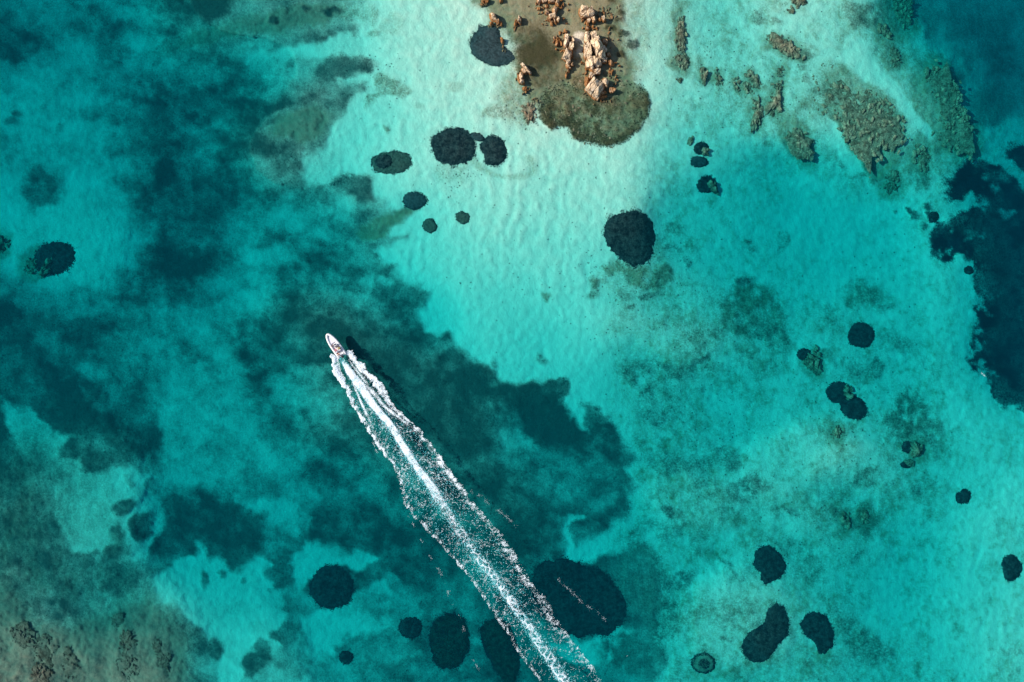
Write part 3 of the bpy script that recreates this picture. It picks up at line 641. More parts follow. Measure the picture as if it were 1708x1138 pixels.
npatch = 0
def patch(x, y, rx, ry, ang, label, style='deep', bite=None, pts=None, h=.28, lift=0):
    global npatch; npatch += 1
    d = depth_at(x, y); z = -d + lift; k = S * (H - z) / H
    outl = poly_outline(pts, x, y, k, seed=npatch) if pts else ragged(rx * k, ry * k, ang, npatch, bite=bite)
    root = empty('seagrass_patch', px(x, y, z))
    matm, leafm = {'deep': ('mat_deep', 'leaf_deep'), 'grey': ('mat_grey', 'leaf_grey'), 'mottled': ('mat_mottled', 'leaf_deep'), 'ring': ('mat_ring', 'leaf_deep'), 'olive': ('mat_olive', 'leaf_grey')}[style]
    bed = lambda q: d - field_at(D_rel, x + q[:, 0] / k, y - q[:, 1] / k)      # the sea floor under the patch, from its foot
    mm = polar_mound('root_mat', outl, d, h, M[matm], root, seed=npatch, rough=.35).data
    co = np.empty(len(mm.vertices) * 3, np.float32); mm.vertices.foreach_get('co', co); co = co.reshape(-1, 3)
    co[:, 2] += bed(co); mm.vertices.foreach_set('co', co.ravel()); mm.update()
    area = .5 * abs(sum(a[0] * b[1] - b[0] * a[1] for a, b in zip(outl, outl[1:] + outl[:1])))
    r = np.random.default_rng(npatch); n = int(area * (70 if style == 'ring' else 16))
    xy, t = in_outline(outl, n, r)
    if style == 'mottled': kp = (t > .80) | (r.uniform(0, 1, n) < sstep(-.1, .5, fbm(xy[:, 0], xy[:, 1], 1.6, 3, npatch)) * .8)
    elif style == 'ring': kp = (t > .80) | (t < .50)
    elif style == 'olive': kp = r.uniform(0, 1, n) < .45
    else: kp = r.uniform(0, 1, n) < .12 + .70 * sstep(-.3, .35, fbm(xy[:, 0] + npatch * 9, xy[:, 1], 2.2, 4, npatch))
    # a ragged fringe of leaves spills over the rim
    fr, ft = in_outline(outl, int(math.sqrt(area) * 130), r); fq = fr / np.maximum(ft, .05)[:, None]
    fr = fq * (.95 + np.abs(r.normal(0, .045, (len(fr), 1))) * np.clip(1.0 + 1.4 * fbm(fq[:, :1] * 2, fq[:, 1:] * 2, 1.6, 3, npatch), .2, 2.4))
    xy = np.concatenate([xy[kp], fr]); t = np.concatenate([t[kp], np.ones(len(fr))])
    zz = h * (1 - np.clip(t, 0, 1) ** 4.4) - .02 + bed(xy)
    tufts('leaves', np.column_stack([xy, zz]), r.uniform(.07, .20, len(xy)), M[leafm], root, blades=6, lift=.7, seed=300 + npatch)
    tag(root, label, 'seagrass', 'dark seagrass patches on the sand')
    return root
M['mat_mottled'] = reef_material('mottled_mat', (.010, .018, .018), (.055, .068, .052))
M['mat_olive'] = simple('olive_weed_mat', (.060, .066, .054), .95, 0, .5, 2.0)
M['mat_ring'] = simple('pale_weedy_mat', (.13, .125, .095), .95, 0, .4, 2.0)
patch(1052,398,46,46,0,'largest round black seagrass patch alone on the pale sand','deep',pts=[(1008,375),(1020,360),(1045,352),(1075,353),(1093,368),(1098,395),(1096,418),(1086,434),(1066,446),(1052,444),(1035,430),(1015,412),(1007,395)])
patch(757,245,36,31,5,'wide black seagrass patch touching a smaller one on the pale sand','grey2' if 0 else 'deep')
patch(822,252,23,24,10,'small black seagrass patch notched beside a wider one below the islet','deep',bite=[(150,.45,.38)])
patch(796,228,12,6,20,'narrow strip of weed joining two black patches on pale sand','grey')
patch(818,77,36,34,20,'grey bean shaped seagrass patch against the rocky islet','grey',pts=[(786,60),(800,44),(822,40),(832,50),(838,66),(842,80),(856,88),(860,98),(850,108),(825,112),(805,104),(788,92),(783,75)])
patch(653,271,33,19,0,'flat oval seagrass patch fading olive on one side, west of the black pair','olive',h=.2)
patch(640,271,15,14,0,'dark end of the flat oval weed patch west of the black pair','deep',h=.42)
patch(692,335,21,14,0,'small dark seagrass tuft at the tip of the brown weed tongue','grey')
patch(717,377,12,11,40,'tiny olive weed patch south of the brown weed tongue','olive')
patch(772,363,12,10,20,'faint olive weed tuft on rippled pale sand','olive',h=.2)
patch(92,431,33,26,-10,'lone dark round patch with a pale rock beside the far western sand clearing','deep')
patch(552,980,37,36,0,'round black seagrass patch in the southern sand clearing','deep')
patch(748,1070,35,47,5,'mottled tall oval patch crossed by a thin streak of foam','mottled',bite=[(150,.3,.12)])
patch(685,1047,19,18,0,'small dark patch next to the mottled tall oval one','deep')
patch(577,1097,11,11,0,'smallest dark dot of seagrass below the southern sand clearing','deep')
patch(832,1078,27,52,-18,'mottled long patch under the left edge of the wake','mottled',pts=[(800,1050),(808,1035),(828,1030),(850,1040),(862,1075),(868,1110),(860,1138),(838,1138),(822,1110),(806,1080)])
patch(963,998,82,64,18,'largest oval black seagrass patch, under the right edge of the wake','deep',pts=[(885,955),(905,934),(940,930),(975,942),(1000,948),(1028,972),(1046,1005),(1044,1035),(1025,1055),(1010,1062),(985,1058),(960,1066),(930,1050),(905,1020),(885,990)])
patch(1284,941,26,31,-10,'egg shaped black patch above the double lobed one','deep',pts=[(1258,922),(1268,912),(1285,911),(1302,924),(1312,942),(1306,958),(1290,970),(1275,974),(1266,968),(1268,955),(1258,945)])
patch(1280,1057,40,40,0,'long double lobed black patch at the southern edge of the sand','deep',pts=[(1282,1012),(1295,1006),(1312,1016),(1319,1035),(1315,1060),(1297,1076),(1290,1095),(1268,1112),(1250,1106),(1238,1090),(1237,1075),(1250,1055),(1275,1040)])
patch(1363,1054,29,36,-20,'comma shaped black patch beside the long double lobed one','deep',pts=[(1333,1040),(1342,1026),(1358,1020),(1380,1028),(1392,1055),(1390,1078),(1378,1092),(1362,1090),(1374,1080),(1362,1074),(1352,1066),(1340,1056)])
patch(1174,1107,19,18,0,'ring shaped weed patch with a dark centre','ring',h=.3)
patch(1437,559,22,21,0,'round black patch above the rocks on the eastern sand','deep')
patch(1606,828,12,14,10,'heart shaped small dark patch alone on the eastern sand','deep',bite=[(-130,.5,.45),(70,.4,.2)])
patch(1686,947,18,21,0,'dark crescent patch near the edge of the eastern sand','deep',bite=[(170,.6,.35)])
patch(1340,591,12,9,-10,'dark tuft at the head of a tan rock cluster','deep')
patch(1398,655,20,18,0,'upper lobe of the dark double patch holding a tan rock','deep')
patch(1424,680,23,19,20,'lower lobe of the dark double patch holding a tan rock','deep')
patch(1513,745,9,10,0,'small black tuft beside a pale boulder in green turf','deep')
patch(1511,776,9,5,10,'thin black tuft below a pale boulder in green turf','deep')
patch(1170,248,12,10,0,'upper of three dark weed clumps in a column east of the islet','deep')
patch(1166,270,14,9,0,'middle of three dark weed clumps in a column east of the islet','grey')
patch(1178,308,16,14,0,'lower of three dark weed clumps in a column east of the islet','deep')
patch(1557,362,9,9,0,'round tuft off the lobed edge of the navy meadow','deep')
patch(1616,451,8,7,0,'dark knob on the bay of the navy meadow','deep')

# ------------------------------------------------------------------ rocks
def rock_mesh(name, seed, sub=4, cuts=11, rough=.07, mat=None, joints=0):
    """block of split rock: a ball cut by planes, with joints (parallel cracks) across it"""
    bm = bmesh.new(); bmesh.ops.create_icosphere(bm, subdivisions=sub, radius=1.5)
    r = np.random.default_rng(seed)
    Vv = np.array([v.co[:] for v in bm.verts])
    for a in range(3):
        for sg in (-1, 1):
            n = np.zeros(3); n[a] = sg; n += r.normal(0, .22, 3); n /= np.linalg.norm(n)
            t = Vv @ n - r.uniform(.85, 1.0); Vv = Vv - np.outer(np.clip(t, 0, None), n)
    for _ in range(cuts):
        n = r.normal(size=3); n[2] = abs(n[2]) * .9; n /= np.linalg.norm(n)
        t = Vv @ n - r.uniform(.72, 1.0); Vv = Vv - np.outer(np.clip(t, 0, None), n)
    q = fbm(Vv[:, 0] + seed, Vv[:, 1] + Vv[:, 2] * 1.7, .5, 4, seed)
    Vv = Vv * (1 + rough * .6 * q)[:, None]
    for k in range(joints):
        n = np.array([r.normal(0, 1), r.normal(0, .5), r.normal(0, .25)]); n /= np.linalg.norm(n)
        f = (Vv @ n) * r.uniform(.8, 1.5) + .12 * q + r.uniform(0, 1); f = f - np.floor(f); dd = np.minimum(f, 1 - f)
        Vv = Vv * (1 - .16 * np.exp(-(dd / .06) ** 2))[:, None]
        off = (np.floor((Vv @ n) * 1.1 + 7.3) % 2) * .07; Vv[:, 2] -= off
    Vv /= np.abs(Vv).max(0)
    for v, c in zip(bm.verts, Vv): v.co = c
    me = bpy.data.meshes.new(name); bm.to_mesh(me); bm.free()
    if mat: me.materials.append(mat)
    return me
GRAN_HI = [rock_mesh('boulder', 10 + i, 5, 6, .05, M['granite'], 1) for i in range(9)]
GRAN_LO = [rock_mesh('stone', 40 + i, 3, 6, .16, M['granite']) for i in range(6)]
REEF_LO = [rock_mesh('reef_boulder', 60 + i, 3, 6, .2, M['reef']) for i in range(8)]
SHOAL_LO = [rock_mesh('shoal_boulder', 80 + i, 3, 6, .2, M['shoal_rock']) for i in range(6)]
def put_rock(name, me, x, y, z, r3, ang, parent, tilt=0.0):
    o = bpy.data.objects.new(name, me); COL.objects.link(o)
    p = px(x, y, z)
    if parent: o.parent = parent; p = p - parent.location
    o.location = p; o.scale = r3; o.rotation_euler = (R.uniform(-tilt, tilt), R.uniform(-tilt, tilt), math.radians(-ang))
    return o
nout = 0
def outcrop(label, blocks, rubble=(), name='rock_outcrop'):
    """blocks: (x, y, rx, ry, angle, top) in photograph pixels and metres"""
    global nout; nout += 1
    cx = sum(b[0] for b in blocks) / len(blocks); cy = sum(b[1] for b in blocks) / len(blocks)
    root = empty(name, px(cx, cy, 0))
    for i, (x, y, rx, ry, an, top) in enumerate(blocks):
        d = max(.15, depth_at(x, y)) + .35
        hi = rx * ry > 14
        me = GRAN_HI[(i * 5 + nout * 3) % 9] if hi else GRAN_LO[(i + nout) % 6]
        put_rock('boulder' if hi else 'stone', me, x, y, (top - d) / 2, (rx * S * 1.08, ry * S * 1.08, (top + d) / 2), an, root, .10 if hi else .25)
    for (x, y, sx, sy, n, rmin, rmax, top) in rubble:
        for _ in range(int(n * 1.15)):
            xx, yy = R.gauss(x, sx), R.gauss(y, sy); rr = rmin * .55 + (rmax - rmin * .55) * R.random() ** 1.8; d = max(.1, depth_at(xx, yy)) + .15
            tp = top * R.uniform(.3, 1.2) - .05
            put_rock('stone', GRAN_LO[R.randrange(6)], xx, yy, (tp - d) / 2, (rr * S * R.uniform(.5, 1.1), rr * S * R.uniform(.9, 2.0), (tp + d) / 2), R.gauss(8, 30), root, .35)
    tag(root, label, 'rock')
    return root
outcrop('tallest pale granite ridge of the islet, split into large slabs', [
 (980,64,5,13,4,3.0),(989,60,5,11,-6,3.3),(996,77,9,18,-18,3.7),(1003,91,8,8,10,3.0),(981,84,7,16,4,2.9),(985,103,9,12,14,2.5),(996,102,8,9,-10,2.6),
 (1007,84,6,5,20,2.1),(1007,102,6,6,0,1.6),(988,114,6,6,30,1.7),(996,110,4,4,0,1.9),(1014,92,5,5,0,1.1),(1019,106,6,5,0,.9),(1009,70,5,7,0,1.2),(979,48,4,3,0,.9)],
 [(1018,112,7,10,16,2,3.6,.35),(1020,70,8,14,12,1.6,3.2,.25),(975,108,4,14,10,1.5,3,.5),(985,47,7,3,10,1.6,3.2,.7)])
outcrop('pale angular granite block at the southern end of the islet', [
 (993,146,15,16,30,2.8),(987,127,6,5,-10,1.6),(996,121,6,6,0,1.7),(1010,137,7,7,20,2.1),(1021,150,6,6,20,1.2),(1005,156,8,4,-20,.9),(979,138,5,9,10,.7),(981,150,4,8,0,.6),(1006,162,9,3.5,-15,.5)],
 [(1005,170,10,3,8,1.6,3.4,.25),(1020,125,6,7,14,1.6,3.4,.4),(975,152,3,8,6,1.4,2.6,.3)])
outcrop('narrow middle granite ridge of stacked blocks on the islet', [
 (945,70,5,10,15,2.1),(953,77,4.5,9,12,2.2),(955,66,3.5,6,0,1.8),(947,92,8,11,18,2.4),(948,104,4,5,0,1.6),(947,110,3.5,4,0,1.4),(954,108,3,3.5,0,1.2),(951,114,2.5,2.5,0,1.1),(948,119,2.5,3.2,0,.9),(944,126,2.2,5,10,.6),(944,61,3,4,0,1.4)],
 [(931,66,5,8,16,1.6,3.4,.8),(937,88,3,14,10,1.4,2.6,.4),(958,96,3,12,8,1.2,2.4,.4),(941,54,4,2,4,1.6,2.8,.7),(943,130,3,6,6,1.2,2.2,.2)])
outcrop('rust brown granite outcrop at the northern rim of the islet', [
 (926,16,5,7,25,1.7),(921,26,6,5,0,1.9),(926,30,4,4,0,1.7),(931,33,2.8,4,20,1.6),(916,32,4,4,0,1.2),(920,39,3,4.5,10,.9),(913,21,4,5,0,1.1),(926,37,2.6,3.6,0,1.0),(920,2,6,5,0,1.6),(930,4,5,6,10,1.5),(908,1,6,4,0,1.3),(899,3,4,4,0,1.0)],
 [(905,12,9,8,22,1.5,3.2,.6),(935,10,5,9,12,1.5,3,.5),(912,36,6,4,8,1.3,2.6,.4),(942,36,5,3,6,1.2,2.4,.3),(900,-12,14,8,16,2,4,1.0)])
outcrop('rounded pale granite mound above the tall ridge', [
 (976,15,9,6,-12,2.1),(985,22,7,8,25,2.3),(976,25,8,7,0,2.1),(969,21,4,8,0,1.5),(982,34,3.4,5,0,1.3),(990,33,4,6.5,-20,1.5),(1007,33,4.2,4.2,0,1.3),(999,34,3,3,0,.8)],
 [(1000,22,9,6,16,1.6,3.4,.3),(974,33,5,3,8,1.4,2.6,.6),(1018,22,8,9,16,1.8,3.6,.15),(985,46,8,3,10,1.8,3.4,.6)])
outcrop('leaning slab and rusty blocks on the western flank of the islet', [
 (878,115,3.6,11,-38,1.9),(874,119,3,7,-38,1.4),(869,127,4.5,7,5,1.5),(871,136,5,5.5,0,1.4),(885,123,2.4,3,0,1.0),(875,149,4,4.5,0,.7),(865,130,3,9,0,.7)],
 [(874,152,4,4,10,1.3,2.6,.4),(889,167,6,2,7,1.3,2.4,.12),(863,132,2,8,6,1.3,2.4,.3)])
outcrop('pale pointed granite stack above the grey bean shaped patch', [(823,28,6,9,-20,1.8),(830,36,3,5.5,-15,1.2),(820,40,4,4,0,.6),(836,41,4,4,0,.5)], [(826,44,6,3,8,1.3,2.6,.2)])
outcrop('small upright pair of rocks west of the northern outcrop', [(867,33,3.4,7,8,1.5),(860,39,2.8,6,8,.9)], [(862,44,4,3,6,1.2,2.2,.3)])
outcrop('single small rusty rock at the edge of the grey patch', [(838,69,3.6,5,0,.7),(839,79,2.6,3.6,0,.15)], [(840,82,3,3,4,1.2,2.2,.05)])
outcrop('rusty rocks at the north western tip of the islet', [(806,3,4,4,0,.8),(812,1,4,5,0,.9),(836,1,3.4,5,0,.9)], [(808,6,6,3,8,1.4,2.6,.3)])

nreef = 0
def reef(x, y, outline_pts, rx, ry, ang, label, n, h=.5, rock=(2.0, 4.5), base='reef_base', name='submerged_reef', top=.5, cluster=1.0):
    global nreef; nreef += 1
    d = depth_at(x, y); z = -d; k = S * (H - z) / H; n = int(n * 1.7); h = (h * .9 + .05) if base != 'shoal_rock' else h * .3; h = min(h, .22) if outline_pts else h; n = int(n * 1.5) if outline_pts else n; top = top * (1 if top > 1 else .6)
    outl = poly_outline(outline_pts, x, y, k, seed=nreef, amp=.06 if base == 'shelf' else .2) if outline_pts else ragged(rx * k, ry * k, ang, 50 + nreef, amp=.32, fine=.14)
    root = empty(name, px(x, y, z))
    if base != 'shelf': polar_mound('reef_base', outl, d, h, M[base], root, rings=14, seed=40 + nreef, rough=1.0, edge=.7)
    r = np.random.default_rng(900 + nreef)
    xy, t = in_outline(outl, n, r); xy = xy * (1.16 if outline_pts and base != 'shelf' else 1.06)
    for (qx, qy), tt in zip(xy, t):
        qx *= cluster; qy *= cluster
        rr = (.55 if base == 'shoal_rock' else 1) * (rock[0] * .5 + (rock[1] - rock[0] * .5) * r.uniform() ** 1.7) * S; o = bpy.data.objects.new('reef_boulder', SHOAL_LO[r.integers(6)] if base == 'shoal_rock' else REEF_LO[r.integers(8)]); COL.objects.link(o); o.parent = root
        hh = rr * r.uniform(.3, .7); zb = h * (1 - tt ** 2.4) if base != 'shelf' else d - depth_at(x + qx / k, y - qy / k); o.location = (qx, qy, zb + hh * .25 * top)
        o.scale = (rr * r.uniform(.6, 1.1), rr * r.uniform(.8, 2.0), hh); o.rotation_euler = (r.normal(0, .2), r.normal(0, .2), math.radians(-ang) + r.normal(0, .5))
    tag(root, label, 'reef', 'submerged reefs and rocks')
    return root
reef(1440,205,[(1391,107),(1402,112),(1399,135),(1425,149),(1459,157),(1481,177),(1504,219),(1504,239),(1489,247),(1470,245),(1464,270),(1445,284),(1428,264),(1425,245),(1402,211),(1400,194),(1380,194),(1366,169),(1369,149)],0,0,0,'largest brown submerged reef, broad and ragged',110,.55,(1.8,4.2))
reef(1582,188,[(1582,110),(1588,125),(1582,141),(1602,152),(1602,174),(1622,214),(1622,255),(1600,252),(1575,238),(1560,225),(1537,194),(1546,169),(1551,129),(1566,114)],0,0,0,'brown submerged reef between the largest reef and the deep blue corner',90,.5,(1.8,4.2))
reef(1500,22,[(1478,-20),(1520,-10),(1523,28),(1510,50),(1500,40),(1490,20)],0,0,0,'orange brown submerged reef at the upper rim next to deep water',40,.5,(1.8,4.2))
reef(1473,56,None,13,20,-30,'small oval reef below the orange brown one',14,.4)
reef(1492,100,None,12,18,-35,'thin greenish reef above the largest brown reef',10,.3,(1.4,3))
reef(1533,258,None,14,23,-15,'small brown reef off the tail of the largest reef',18,.45)
reef(1489,301,None,16,23,10,'olive dome shaped reef at the edge of the turquoise basin',14,.45,(1.6,3.4))
reef(1310,79,None,31,13,25,'loaf shaped grey reef on pale sand in the north east',34,.5)
reef(1293,172,None,13,22,10,'tan slabbed rock shining through shallow water',12,.6,(3,6.5),top=1.4,cluster=.75)
reef(1263,190,None,10,26,2,'narrow upright reef left of the tan slabbed rock',22,.5)
reef(1332,232,None,19,38,-32,'long slanted reef below the tan slabbed rock',34,.5,(2,5))
reef(1257,131,None,7,16,-35,'slim slanted reef above the narrow upright one',12,.4)
reef(1248,148,None,8,11,0,'little reef touching the slim slanted one',10,.35,(1.6,3.2))
reef(1228,139,None,8,12,0,'little reef left of the slim slanted one',9,.35,(1.6,3.4))
reef(1302,122,None,6,9,0,'pinkish little rock above the tan slabbed rock',6,.35,(1.6,3.2))
reef(1296,142,None,11,7,20,'small reef just above the tan slabbed rock',7,.35,(1.6,3.2))
reef(1333,2,None,14,7,15,'brown rocks at the upper rim over pale sand',12,.5,(2,4.5))
reef(1320,17,None,7,5,0,'single tan stone below the rim rocks',3,.35,(2,3.6))
reef(1174,122,None,7,17,-8,'upright grey rock in the column of reefs near the islet',6,.5,(2.4,4.6))
reef(1143,105,None,7,11,0,'square grey rock between the islet and the upright one',5,.45,(2.2,4))
reef(1130,101,None,6,8,0,'small grey rock closest to the islet shelf',4,.35,(2,3.4))
reef(1134,55,None,9,34,-4,'faint brown strip of reef along the islet',26,.35,(1.6,3.4))
reef(1198,132,None,6,13,-12,'slim upright reef right of the upright grey rock',8,.4,(1.8,3.6))
reef(1134,133,None,5,5,0,'tiny rock below the square grey one',3,.3,(1.6,2.8))
reef(1175,253,None,6,9,-30,'pale rock poking from the upper dark weed clump',5,.75,(2,3.6),top=1.4)
reef(1189,313,None,7,13,-30,'pale rock poking from the lower dark weed clump',8,.7,(2,3.8),top=1.4)
reef(1151,236,None,5,6,0,'small pale stone above the column of weed clumps',3,.3,(1.8,3))
reef(1356,601,None,14,19,-28,'tan rock cluster at the tail of a dark tuft on eastern sand',20,.6,(2.2,4.8),top=1.2)
reef(1415,657,None,8,12,-10,'tan rock set between the lobes of the dark double patch',8,.9,(2.4,4.4),top=1.4)
reef(1396,722,None,10,12,0,'lone grey rock south of the dark double patch',6,.5,(2.4,4.6))
reef(1526,752,None,10,12,0,'pale boulder in green turf beside black tufts',8,.6,(2.4,4.8),top=1.2)
reef(1512,772,None,11,6,0,'flat grey slab under the pale boulder in green turf',4,.4,(2.4,4.4))
reef(1411,870,None,9,12,0,'tan stones west of a green turf clump',8,.45,(2.4,4.6))
reef(1442,860,None,8,13,0,'tan stones in a green turf clump on eastern sand',8,.45,(2.2,4.2))
reef(5,410,None,13,15,0,'pale rock at the edge of the western clearing',7,.6,(2.4,4.8))
reef(77,448,None,9,15,35,'pale angular rock against the lone dark round patch',6,.7,(2.6,5),top=1.4)
reef(55,440,None,20,14,-40,'weedy low reef beside the lone dark round patch',8,.35,(2,3.4))
reef(40,1062,None,18,26,-25,'jumble of tan rocks on the western shoal',34,.55,(2.2,5), base='shoal_rock')
reef(74,1095,None,22,28,-10,'largest heap of tan rocks on the shoal corner',44,.65,(2.4,5.6), base='shoal_rock')
reef(68,1128,None,20,18,0,'tan boulders at the bottom rim of the shoal',26,.6,(2.4,5.4), base='shoal_rock')
reef(212,1075,None,15,20,5,'upper heap of boulders in the middle of the shoal',26,.6,(2.2,5), base='shoal_rock')
reef(215,1112,None,20,24,0,'lower heap of boulders in the middle of the shoal',34,.65,(2.4,5.2), base='shoal_rock')
reef(270,1100,None,13,28,-12,'slim ridge of rocks at the shoal east end',26,.5,(2,4.4), base='shoal_rock')
reef(118,1105,None,12,22,-10,'grey ridge of rocks between the two shoal heaps',20,.45,(2,4.2), base='shoal_rock')
reef(195,1040,None,12,16,0,'low grey rocks at the shoal upper edge',14,.35,(1.8,3.8), base='shoal_rock')
reef(882,190,None,14,20,-10,'weedy rock fringe under the western flank of the islet',24,.35,(1.6,3.2))
M['shelf_weed'] = simple('shelf_weed', (.035, .034, .020), .95, 0, .5, 2.0)
shelf = reef(1000,205,SHELF,0,0,0,'round weedy rock shelf fringing the southern end of the islet',55,.06,(.8,2.2),base='shelf')
n = 5200; X = rng.uniform(890, 1090, n); Y = rng.uniform(125, 250, n); sd_ = poly_sd(X, Y, SHELF)
k = (sd_ > -2) & (rng.uniform(0, 1, n) < np.clip(sstep(34, 0, sd_) * .9 + .25 * (fbm(X, Y, 10, 4, 72) > .15), 0, 1)) & (Y > 140)
P = pxs(X[k], Y[k], -field_at(D_rel, X[k], Y[k])) - np.array(shelf.location)
tufts('weed', P, rng.uniform(.10, .26, k.sum()), M['shelf_weed'], shelf, blades=6, seed=77)
# ------------------------------------------------------------------ speedboat
M['white_tube'] = simple('white_tube', (.72, .72, .74), .45, .4, .06, 3)
M['deck'] = simple('pale_deck', (.68, .67, .70), .6, .3, .08, 4)
M['cushion'] = simple('lilac_cushion', (.62, .60, .66), .8, .2, .06, 5)
M['hull'] = simple('hull_gelcoat', (.62, .66, .70), .25, .5)
M['black'] = simple('black_plastic', (.012, .012, .014), .35, .5)
M['steel'] = simple('steel', (.55, .56, .58), .25, .7)
M['screen'] = simple('smoked_screen', (.05, .07, .09), .1, .7)
def box(bm, c, s, rot=None, bev=0.0):
    r = bmesh.ops.create_cube(bm, size=1); vs = r['verts']
    bmesh.ops.scale(bm, vec=s, verts=vs)
    if bev:
        es = list({e for v in vs for e in v.link_edges})
        q = bmesh.ops.bevel(bm, geom=es, offset=bev, segments=3, affect='EDGES', profile=.6); vs = list({v for f in q['faces'] for v in f.verts} | {v for v in vs if v.is_valid})
    if rot: bmesh.ops.rotate(bm, cent=(0, 0, 0), matrix=Euler(rot).to_matrix(), verts=vs)
    bmesh.ops.translate(bm, vec=c, verts=vs)
def sweep(name, path, rad, mat, parent, seg=14):
    P = [Vector(p) for p in path]; V, F = [], []
    rad = rad if isinstance(rad, (list, tuple)) else [rad] * len(P)
    for i, p in enumerate(P):
        t = (P[min(i + 1, len(P) - 1)] - P[max(i - 1, 0)]).normalized()
        side = t.cross(Vector((0, 0, 1))); side = side.normalized() if side.length > 1e-4 else Vector((1, 0, 0)); up = side.cross(t)
        for k in range(seg):
            a = 2 * math.pi * k / seg
            V.append(p + (side * math.cos(a) + up * math.sin(a)) * rad[i])
    for i in range(len(P) - 1):
        for k in range(seg):
            F.append((i * seg + k, i * seg + (k + 1) % seg, (i + 1) * seg + (k + 1) % seg, (i + 1) * seg + k))
    return mesh_np(name, np.array([v[:] for v in V]), np.array(F), mat, parent, smooth=True)
boat = empty('speedboat', px(561, 578, 0.12), math.radians(34.6))
boat.rotation_euler[0] = math.radians(3.5)
half = [(.86, -2.35), (.88, -1.4), (.89, -.4), (.87, .5), (.80, 1.3), (.66, 2.05), (.45, 2.65), (.2, 3.02), (0, 3.12)]
full = [(-x, y) for x, y in half] + [(x, y) for x, y in reversed(half[:-1])]
def zt(y): return .42 + .05 * max(0, y) ** 1.4 / 2
rad = [.05, .24] + [.25] * (len(full) - 4) + [.24, .05]
path = [(-.86, -2.62, zt(0))] + [(x, y, zt(y)) for x, y in full] + [(.86, -2.62, zt(0))]
rad = [.04] + [.24 if abs(y) < 2.7 else .25 for x, y in full] + [.04]
tube = sweep('inflatable_tube', path, rad, M['white_tube'], boat)
sweep('rubbing_strake', [(x * 1.29 if y < 2.4 else x * 1.25, y + (.25 if y > 2.9 else .12 if y > 2.4 else 0), zt(y)) for x, y in full], .035, M['black'], tube, 6)
# hull bottom
bm = bmesh.new(); rows = []
for y, w, kz in [(-2.35, .82, -.22), (-1, .84, -.25), (.5, .80, -.22), (1.8, .6, -.08), (2.6, .35, .12), (3.0, .05, .34)]:
    rows.append([bm.verts.new((-w, y, .30 if y < 2 else .38)), bm.verts.new((-w * .6, y, kz + .14)), bm.verts.new((0, y, kz)), bm.verts.new((w * .6, y, kz + .14)), bm.verts.new((w, y, .30 if y < 2 else .38))])
for a, b in zip(rows, rows[1:]):
    for k in range(4): bm.faces.new((a[k], b[k], b[k + 1], a[k + 1]))
bm.faces.new(rows[0]); from_bm('hull', bm, M['hull'], boat)
bm = bmesh.new()
vs = [bm.verts.new((x * .93, min(y, 2.9), .30)) for x, y in full]; bm.faces.new(vs)
r = bmesh.ops.extrude_face_region(bm, geom=bm.faces[:]); bmesh.ops.translate(bm, vec=(0, 0, -.04), verts=[v for v in r['geom'] if isinstance(v, bmesh.types.BMVert)])
bmesh.ops.recalc_face_normals(bm, faces=bm.faces); from_bm('deck', bm, M['deck'], boat)
bm = bmesh.new(); o_ = [(-.62, .95), (-.58, 1.6), (-.42, 2.2), (-.2, 2.62), (.2, 2.62), (.42, 2.2), (.58, 1.6), (.62, .95)]
f = bm.faces.new([bm.verts.new((x, y, .34)) for x, y in o_]); r = bmesh.ops.extrude_face_region(bm, geom=[f])
bmesh.ops.translate(bm, vec=(0, 0, .16), verts=[v for v in r['geom'] if isinstance(v, bmesh.types.BMVert)]); bmesh.ops.recalc_face_normals(bm, faces=bm.faces)
bmesh.ops.bevel(bm, geom=[e for e in bm.edges], offset=.04, segments=2, affect='EDGES'); from_bm('bow_cushion', bm, M['cushion'], boat)
bm = bmesh.new(); box(bm, (.22, .28, .68), (.62, .42, .72), None, .06); con = from_bm('console', bm, M['white_tube'], boat)
bm = bmesh.new(); box(bm, (.22, .47, 1.15), (.6, .03, .34), (-.45, 0, 0), .01); from_bm('windscreen', bm, M['screen'], con)
bm = bmesh.new(); bmesh.ops.create_cone(bm, cap_ends=False, segments=16, radius1=.16, radius2=.16, depth=.03); bmesh.ops.rotate(bm, cent=(0,0,0), matrix=Euler((1.0, 0, 0)).to_matrix(), verts=bm.verts); bmesh.ops.translate(bm, vec=(.22, .04, 1.0), verts=bm.verts); from_bm('steering_wheel', bm, M['black'], con)
bm = bmesh.new(); box(bm, (0, -.95, .52), (1.2, .42, .42), None, .05); sb = from_bm('helm_bench', bm, M['cushion'], boat)
bm = bmesh.new(); box(bm, (0, -1.18, .86), (1.2, .09, .36), (.12, 0, 0), .035); from_bm('bench_back', bm, M['cushion'], sb)
bm = bmesh.new(); box(bm, (0, -1.95, .48), (1.3, .42, .36), None, .05); from_bm('stern_seat', bm, M['white_tube'], boat)
sweep('roll_bar', [(-.7, -1.6, .5), (-.7, -1.7, 1.35), (-.5, -1.72, 1.5), (.5, -1.72, 1.5), (.7, -1.7, 1.35), (.7, -1.6, .5)], .035, M['steel'], boat, 8)
bm = bmesh.new(); box(bm, (0, -2.62, .78), (.40, .58, .46), (.12, 0, 0), .10); mot = from_bm('outboard_motor', bm, M['black'], boat, True)
bm = bmesh.new(); box(bm, (0, -2.62, .2), (.16, .26, .9), None, .04); from_bm('motor_leg', bm, M['black'], mot)
bm = bmesh.new(); box(bm, (0, -2.36, .42), (1.2, .08, .34), None, .02); from_bm('transom', bm, M['hull'], boat)
tag(boat, 'white inflatable speedboat with a black outboard motor racing ahead of its wake', 'boat')

